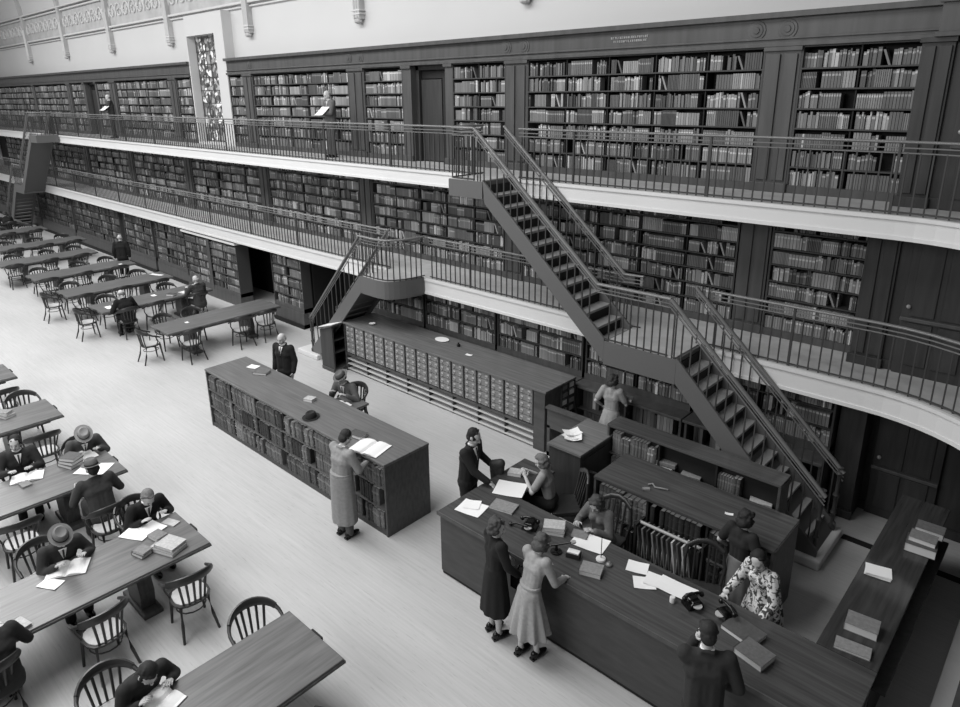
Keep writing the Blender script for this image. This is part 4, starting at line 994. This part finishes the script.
    def skirt(c, m, z0, z1, r0, r1, ripple=.012, n=40):
        vs = []; fs = []; K = 9
        for i in range(K+1):
            u = i/K; r = r0+(r1-r0)*(u**.8); z = z0+(z1-z0)*u; cy = P.y+(math.sin(ln)*.0)
            for j in range(n):
                a = 2*PI*j/n; rr_ = r*(1+ripple/r1*u*math.cos(pleats*a)*1.6); vs.append((rr_*math.cos(a)*1.08, cy+rr_*math.sin(a)*.86, z))
        for i in range(K):
            for j in range(n): fs.append((i*n+j, i*n+(j+1) % n, (i+1)*n+(j+1) % n, (i+1)*n+j))
        fs += [tuple(range(n)), tuple(K*n+j for j in reversed(range(n)))]; c.add(vs, fs, m)
    if style in ('suit', 'blouse', 'overcoat'):
        c = MB(); g = .016 if style != 'blouse' else .006
        torso(c, g); sleeves(c, g*.8, style != 'blouse')
        if style != 'blouse':
            c.cap(P-V((.06, 0, .05)), .115+g, P+V((.06, 0, -.05)), .115+g, TM); c.cap(P-V((.06, 0, 0)), .10+g, CH-V((.06, 0, 0)), .10+g, TM); c.cap(P-V((-.06, 0, 0)), .10+g, CH-V((-.06, 0, 0)), .10+g, TM)
            # collar and lapels
            c.tube([NB+V((-.07, .02, -.01)), NB+V((-.055, -.05, .03)), NB+V((.055, -.05, .03)), NB+V((.07, .02, -.01))], .018, TM)
            if sit:
                for hp_, kn, an in legs: c.cap(hp_+V((0, 0, .01)), .10, hp_+(kn-hp_)*.3, .085, TM)
        if style == 'overcoat': skirt(c, TM, P.z+.12, .26, .175, .20, .004)
        add({'suit': 'jacket', 'blouse': 'blouse', 'overcoat': 'overcoat'}[style], c, TM)
        if style == 'overcoat': MB().lathe([(.172, -.02), (.178, -.02), (.178, .02), (.172, .02)], TM, (0, 0, P.z+.13), 24, 1.04, .84).build('belt', t, smooth=60)
    if style in ('dress', 'smock', 'coatdress'):
        c = MB(); g = {'dress': .006, 'smock': .022, 'coatdress': .014}[style]; torso(c, g); sleeves(c, g*.7, style != 'dress' or longs)
        if longs:
            for S_ in (SHR, SHL): c.ell(S_, (.072, .072, .07), TM)
        if not sit:
            if style == 'smock': skirt(c, TM, P.z+.35, .62, .12, .25, .016)
            else: skirt(c, TM, P.z+.10, .40, .118 if style == 'dress' else .135, .26 if style == 'dress' else .215, .022 if style == 'dress' else .006)
            c.cap(P-V((.05, 0, 0)), .122, P+V((.05, 0, 0)), .122, TM)
        else:
            for hp_, kn, an in legs: c.cap(hp_, .115, kn, .085, TM); c.cap(kn, .085, kn+(an-kn)*.3, .09, TM)
            c.cap(legs[0][1], .085, legs[1][1], .085, TM)
        add('dress' if style != 'smock' else 'smock', c, TM, .013)
        if style == 'dress': MB().lathe([(.118, -.018), (.126, -.016), (.126, .016), (.118, .018)], TM, (P.x, P.y+.02, P.z+.115), 24, 1.15, .92).build('belt', t, smooth=60)
    if style in ('suit', 'overcoat'):
        c = MB()
        for hp_, kn, an in legs:
            c.cap(hp_, .098, kn, .072, BMt); c.cap(kn, .072, an+V((0, 0, -.01)), .062, BMt)
        c.cap(P-V((.05, 0, 0)), .108, P+V((.05, 0, 0)), .108, BMt)
        add('trousers', c, BMt)
    if style in ('blouse', 'smock'):
        c = MB()
        if not sit: skirt(c, BMt, P.z+.12, .42, .12, .21, .006); c.cap(P-V((.05, 0, 0)), .11, P+V((.05, 0, 0)), .11, BMt)
        else:
            for hp_, kn, an in legs: c.cap(hp_, .11, kn, .085, BMt); c.cap(kn, .085, kn+(an-kn)*.3, .09, BMt)
            c.cap(legs[0][1], .085, legs[1][1], .085, BMt); c.cap(P-V((.05, 0, 0)), .11, P+V((.05, 0, 0)), .11, BMt)
        add('skirt', c, BMt)
    if shirt and style in ('suit', 'overcoat'):
        c = MB(); sh = mat('shirt_cloth', 225, .8)
        a = NB+V((0, .05, -.0)); fr = V((0, math.cos(ln), -math.sin(ln)))
        c.tube([NB+V((.052*math.cos(k/10*2*PI), .052*math.sin(k/10*2*PI)+.012, .022)) for k in range(11)], .014, sh, n=6, cap=False)
        b0 = NB-sp_*.02+fr*.085; b1 = NB-sp_*.20+fr*.138
        c.add([b0+V((-.045, 0, 0)), b0+V((.045, 0, 0)), b1, b0+V((-.045, -.03, 0)), b0+V((.045, -.03, 0)), b1-fr*.03], [(0, 1, 2), (3, 5, 4), (0, 2, 5, 3), (1, 4, 5, 2), (0, 3, 4, 1)], sh)
        c.build('shirt_collar', t, smooth=50)
        c = MB(); c.tube([b0+fr*.004, (b0+b1)/2+fr*.008, b1+fr*.004], [.010, .012, .008], EYE, n=6); c.build('necktie', t)
    for sd, (hp_, kn, an) in zip((0, 1), legs):
        c = MB(); a = V((an.x, an.y-.03, .045)); c.ell(V((an.x, an.y+.045, .038)), (.048, .135, .042), BLACK, n=14, k=8); c.ell(V((an.x, an.y-.03, .055)), (.045, .055, .06), BLACK)
        c.box(an.x-.035, an.x+.035, an.y-.085, an.y-.02, 0, .03, BLACK); c.build('shoe', t, smooth=60)
    # ----- hair and hats
    HM = mat('hair_%d' % hair, hair, .75, .3, (60, 60, 60))
    c = MB()
    if not bald:
        c.ell(q(0, -.034, .05), (.081, .090, .080), HM, R=HR, n=14, k=10); c.ell(q(0, -.055, -.01), (.074, .06, .08), HM, R=HR)
        if f:
            c.ell(q(0, -.065, -.05), (.085, .055, .07), HM, R=HR)
            for sd in (-1, 1): c.ell(q(sd*.072, -.02, -.03), (.028, .05, .06), HM, R=HR)
        if True:
            rk = random.Random(len(label)); cr = .030 if curly else .018
            for i in range(44 if curly else 34):
                a = rk.uniform(0, 2*PI); z = rk.uniform(-.06, .11); r = .085*math.sqrt(max(.15, 1-(z/.14)**2))
                x_, y_ = r*math.cos(a), r*math.sin(a)-.02
                if y_ > .04 and z < .07: continue
                if not curly and z < -.02: continue
                c.ell(q(x_, y_, z), (cr, cr, cr*.8), HM, n=8, k=6)
    else:
        for sd in (-1, 1): c.ell(q(sd*.066, -.03, .0), (.022, .05, .04), HM, R=HR)
        c.ell(q(0, -.07, -.005), (.06, .04, .045), HM, R=HR)
    me = remesh(c, .009, 1, 'hair', HM); o = bpy.data.objects.new('hair', me); COL.objects.link(o); o.parent = t
    if hat:
        b = q(0, -.01, .055); fedora(b.x, b.y, b.z, math.radians(hy), '', hat, parent=t, tilt=-hpa)
    return t, wR, wL
# standing
person('person in a dark suit standing behind the far end of the long low bookcase', (-11.62, 6.75, 0), 200, 1.68, top=30, bottom=30, bald=True, hair=150, hp=14)
person('person in a long pale overcoat with dark hair reading at the long low bookcase', (-7.30, 4.96, 0), 2, 1.70, style='overcoat', top=136, bottom=80, lean=5, hp=40, hair=40, L=(-.12, .36, 1.12), R=(.16, .34, 1.12))
person('person in a dark suit with a coat over the arm at the desk end', (-6.0, 6.22, 0), -75, 1.74, lean=6, hp=25, top=30, bottom=30, hair=24, R=(.14, .40, 1.02), L=(-.26, .24, 1.05))
o = MB(); o.cap((0, 0, 0), .06, (.1, .05, .02), .07, TONES[0]); o.cap((0, 0, 0), .06, (.02, 0, -.3), .05, TONES[0]); o.cap((.1, .05, .02), .06, (.12, .03, -.28), .045, TONES[0]); o.cap((.05, .02, 0), .06, (.07, .03, -.36), .04, TONES[0])
me = remesh(o, .014, 2, 'folded_coat', TONES[0]); o = bpy.data.objects.new('folded_coat', me); COL.objects.link(o); o.location = (-5.78, 6.52, 1.1); tag(o, 'black coat draped over the arm of the man at the desk end', 'coat')
person('person in a long black coat with wavy hair standing at the desk', (-4.40, 4.99, 0), -20, 1.62, f=True, style='coatdress', top=26, hair=62, curly=True, hp=15, hy=-35, L=(-.16, .26, 1.0), R=(.2, .22, .95))
tb = MB(); tb.box(-.15, .15, -.05, .05, -.12, .12, BLACK); tb.tube([(-.08, 0, .12), (-.05, 0, .2), (.05, 0, .2), (.08, 0, .12)], .01, BLACK)
tag(tb.build('handbag', None, loc=(-4.12, 5.16, .80), bevel=.02), 'black handbag held between the two women at the desk', 'handbag')
person('person in a pale belted dress with flared skirt leaning over the desk', (-3.90, 5.0, 0), -8, 1.60, f=True, style='dress', longs=True, top=150, hair=70, curly=True, lean=14, hp=38, L=(-.14, .42, 1.06), R=(.20, .40, 1.06), step=.05)
person('person in a light belted dress at the wall shelves, holding a book, back turned', (-5.62, 9.42, 0), 10, 1.62, f=True, style='dress', top=150, hair=54, curly=True, hp=24, hy=-30, R=(.16, .3, 1.15), L=(-.24, .12, 1.0))
lying(-5.45, 9.62, 1.12, 20, .2, .16, .05, 4, 'pale book held by the woman at the wall shelves')
person('person in a dark short-sleeved blouse and grey skirt, back turned, behind the desk', (-2.38, 7.04, 0), -14, 1.60, f=True, style='blouse', top=34, bottom=104, hair=30, curly=True, hp=28, L=(-.26, .14, .98), R=(.22, .22, 1.08))
def blotch():
    m = mat('smock_print', 120, .9); nt = m.node_tree; b = nt.nodes['Principled BSDF']
    tc = nt.nodes.new('ShaderNodeTexCoord'); n = nt.nodes.new('ShaderNodeTexNoise'); n.inputs['Scale'].default_value = 17; n.inputs['Detail'].default_value = 2; n.inputs['Distortion'].default_value = 1.2
    r = nt.nodes.new('ShaderNodeValToRGB'); r.color_ramp.interpolation = 'EASE'; e = r.color_ramp.elements; e[0].position = .44; e[1].position = .54
    e[0].color = (.05, .05, .05, 1); e[1].color = (.62, .62, .62, 1); nt.links.new(tc.outputs['Object'], n.inputs['Vector']); nt.links.new(n.outputs[0], r.inputs[0]); nt.links.new(r.outputs[0], b.inputs['Base Color']); return m
person('person in a blotchy patterned smock pressing both hands on the desk', (-1.92, 6.62, 0), 158, 1.60, f=True, style='smock', topmat=blotch(), bottom=50, hair=26, lean=12, hp=34, hy=20, L=(-.26, .36, .98), R=(.26, .34, .98), curl=.1)
person('person in a dark suit, hand at the mouth, at the bottom edge before the desk', (-1.80, 4.86, 0), 30, 1.74, lean=8, hp=30, top=44, bottom=36, hair=36, L=(-.08, .24, 1.42), R=(.22, .2, .98))
person('person in a grey suit reading papers on the top gallery by the wide bookcase', (-14.55, 10.38, Z2), 172, 1.62, top=92, bottom=80, hp=24, hair=120, bald=True, R=(.1, .3, 1.12), L=(-.08, .3, 1.12))
o = sheet(-14.5, 10.12, Z2+1.12, 10, .26, .34, 'white papers held by the man on the top gallery'); o.rotation_euler.x = .6
person('person in dark clothes reading on the far part of the top gallery', (-28.4, 10.3, Z2), 150, 1.62, top=58, bottom=50, hp=24, hair=140, bald=True, R=(.1, .3, 1.12), L=(-.08, .3, 1.12))
o = sheet(-28.25, 10.02, Z2+1.1, 10, .3, .26, 'white papers held by the distant reader on the top gallery'); o.rotation_euler.x = .6
person('person in black standing between the distant reading tables', (-24.9, 8.6, 0), 60, 1.66, top=22, bottom=22, hair=150, bald=True, hp=20, lean=8)
# seated
person('seated person with a dark hat and overcoat writing behind the long low bookcase', (-9.92, 7.12, 0), 192, 1.72, sit=True, lean=22, hp=30, top=86, bottom=60, hat=92, R=(.14, .40, .90), L=(-.22, .40, .90))
chair(-9.92, 7.14, 192, 'wooden armchair under the hatted writer behind the long low bookcase')
person('seated woman in a short-sleeved grey blouse writing at the left arm of the desk', (-4.98, 6.84, 0), 112, 1.60, f=True, sit=True, seat=.60, lean=12, hp=24, style='blouse', top=138, bottom=30, hair=96, curly=True, R=(.12, .38, 1.10), L=(-.14, .36, 1.14), feet=False)
person('seated woman in a grey blouse behind papers in the middle of the desk', (-3.98, 6.64, 0), 176, 1.60, f=True, sit=True, seat=.60, lean=14, hp=40, style='smock', top=92, bottom=40, hair=58, curly=True, R=(.18, .36, 1.06), L=(-.12, .38, 1.06))
person('seated young person in a dark suit facing the camera at the left edge', (-11.62, 2.02, 0), -100, 1.72, sit=True, lean=12, hp=14, hy=-18, top=42, bottom=42, hair=30, R=(.16, .38, .86), L=(-.14, .38, .86))
person('seated person in a pale crumpled hat reading at the far side of the second table', (-11.55, 2.88, 0), -96, 1.70, sit=True, lean=32, hp=44, top=72, bottom=50, hat=132, R=(.16, .42, .84), L=(-.18, .42, .84))
person('seated person in a large felt hat seen from behind at the second table', (-9.66, 2.52, 0), 90, 1.72, sit=True, lean=16, hp=8, top=54, bottom=44, hat=96, R=(.2, .36, .86), L=(-.2, .36, .86), shirt=False)
person('bent dark-clothed seated person at the far corner of the table with book stacks', (-8.98, 2.78, 0), -88, 1.70, sit=True, lean=30, hp=45, top=26, bottom=26, hair=110, R=(.16, .42, .84), L=(-.18, .40, .84))
person('seated person in a banded felt hat holding a newspaper at the big pale table', (-8.80, 1.70, 0), -90, 1.70, sit=True, lean=26, hp=36, top=50, bottom=40, hat=108, R=(.14, .42, .86), L=(-.2, .40, .86))
person('seated person in a dark jacket bent over a book at the bottom edge', (-6.10, 1.54, 0), -84, 1.70, sit=True, lean=34, hp=52, top=40, bottom=36, hair=36, R=(.14, .42, .84), L=(-.2, .38, .84), shirt=False)
person('seated dark-clothed person cut by the bottom left corner', (-7.30, .72, 0), 95, 1.70, sit=True, lean=16, hp=30, top=40, bottom=36, hair=36, R=(.2, .36, .86), L=(-.2, .36, .86), shirt=False)
person('seated person in black seen from behind at the dark table with open papers', (-18.70, 6.37, 0), 92, 1.72, sit=True, lean=20, hp=38, top=18, bottom=20, bald=True, hair=120, R=(.2, .38, .86), L=(-.2, .38, .86), shirt=False)
person('seated person in a dark suit holding a book at a dark table end', (-18.62, 8.33, 0), 96, 1.72, sit=True, lean=8, hp=18, top=52, bottom=40, bald=True, hair=170, R=(.16, .38, .92), L=(-.16, .38, .92))
person('distant seated person holding white papers at the farthest table', (-36.6, 8.0, 0), 90, 1.70, sit=True, lean=10, hp=20, top=30, bottom=30, hair=60, R=(.16, .38, .92), L=(-.16, .38, .92))
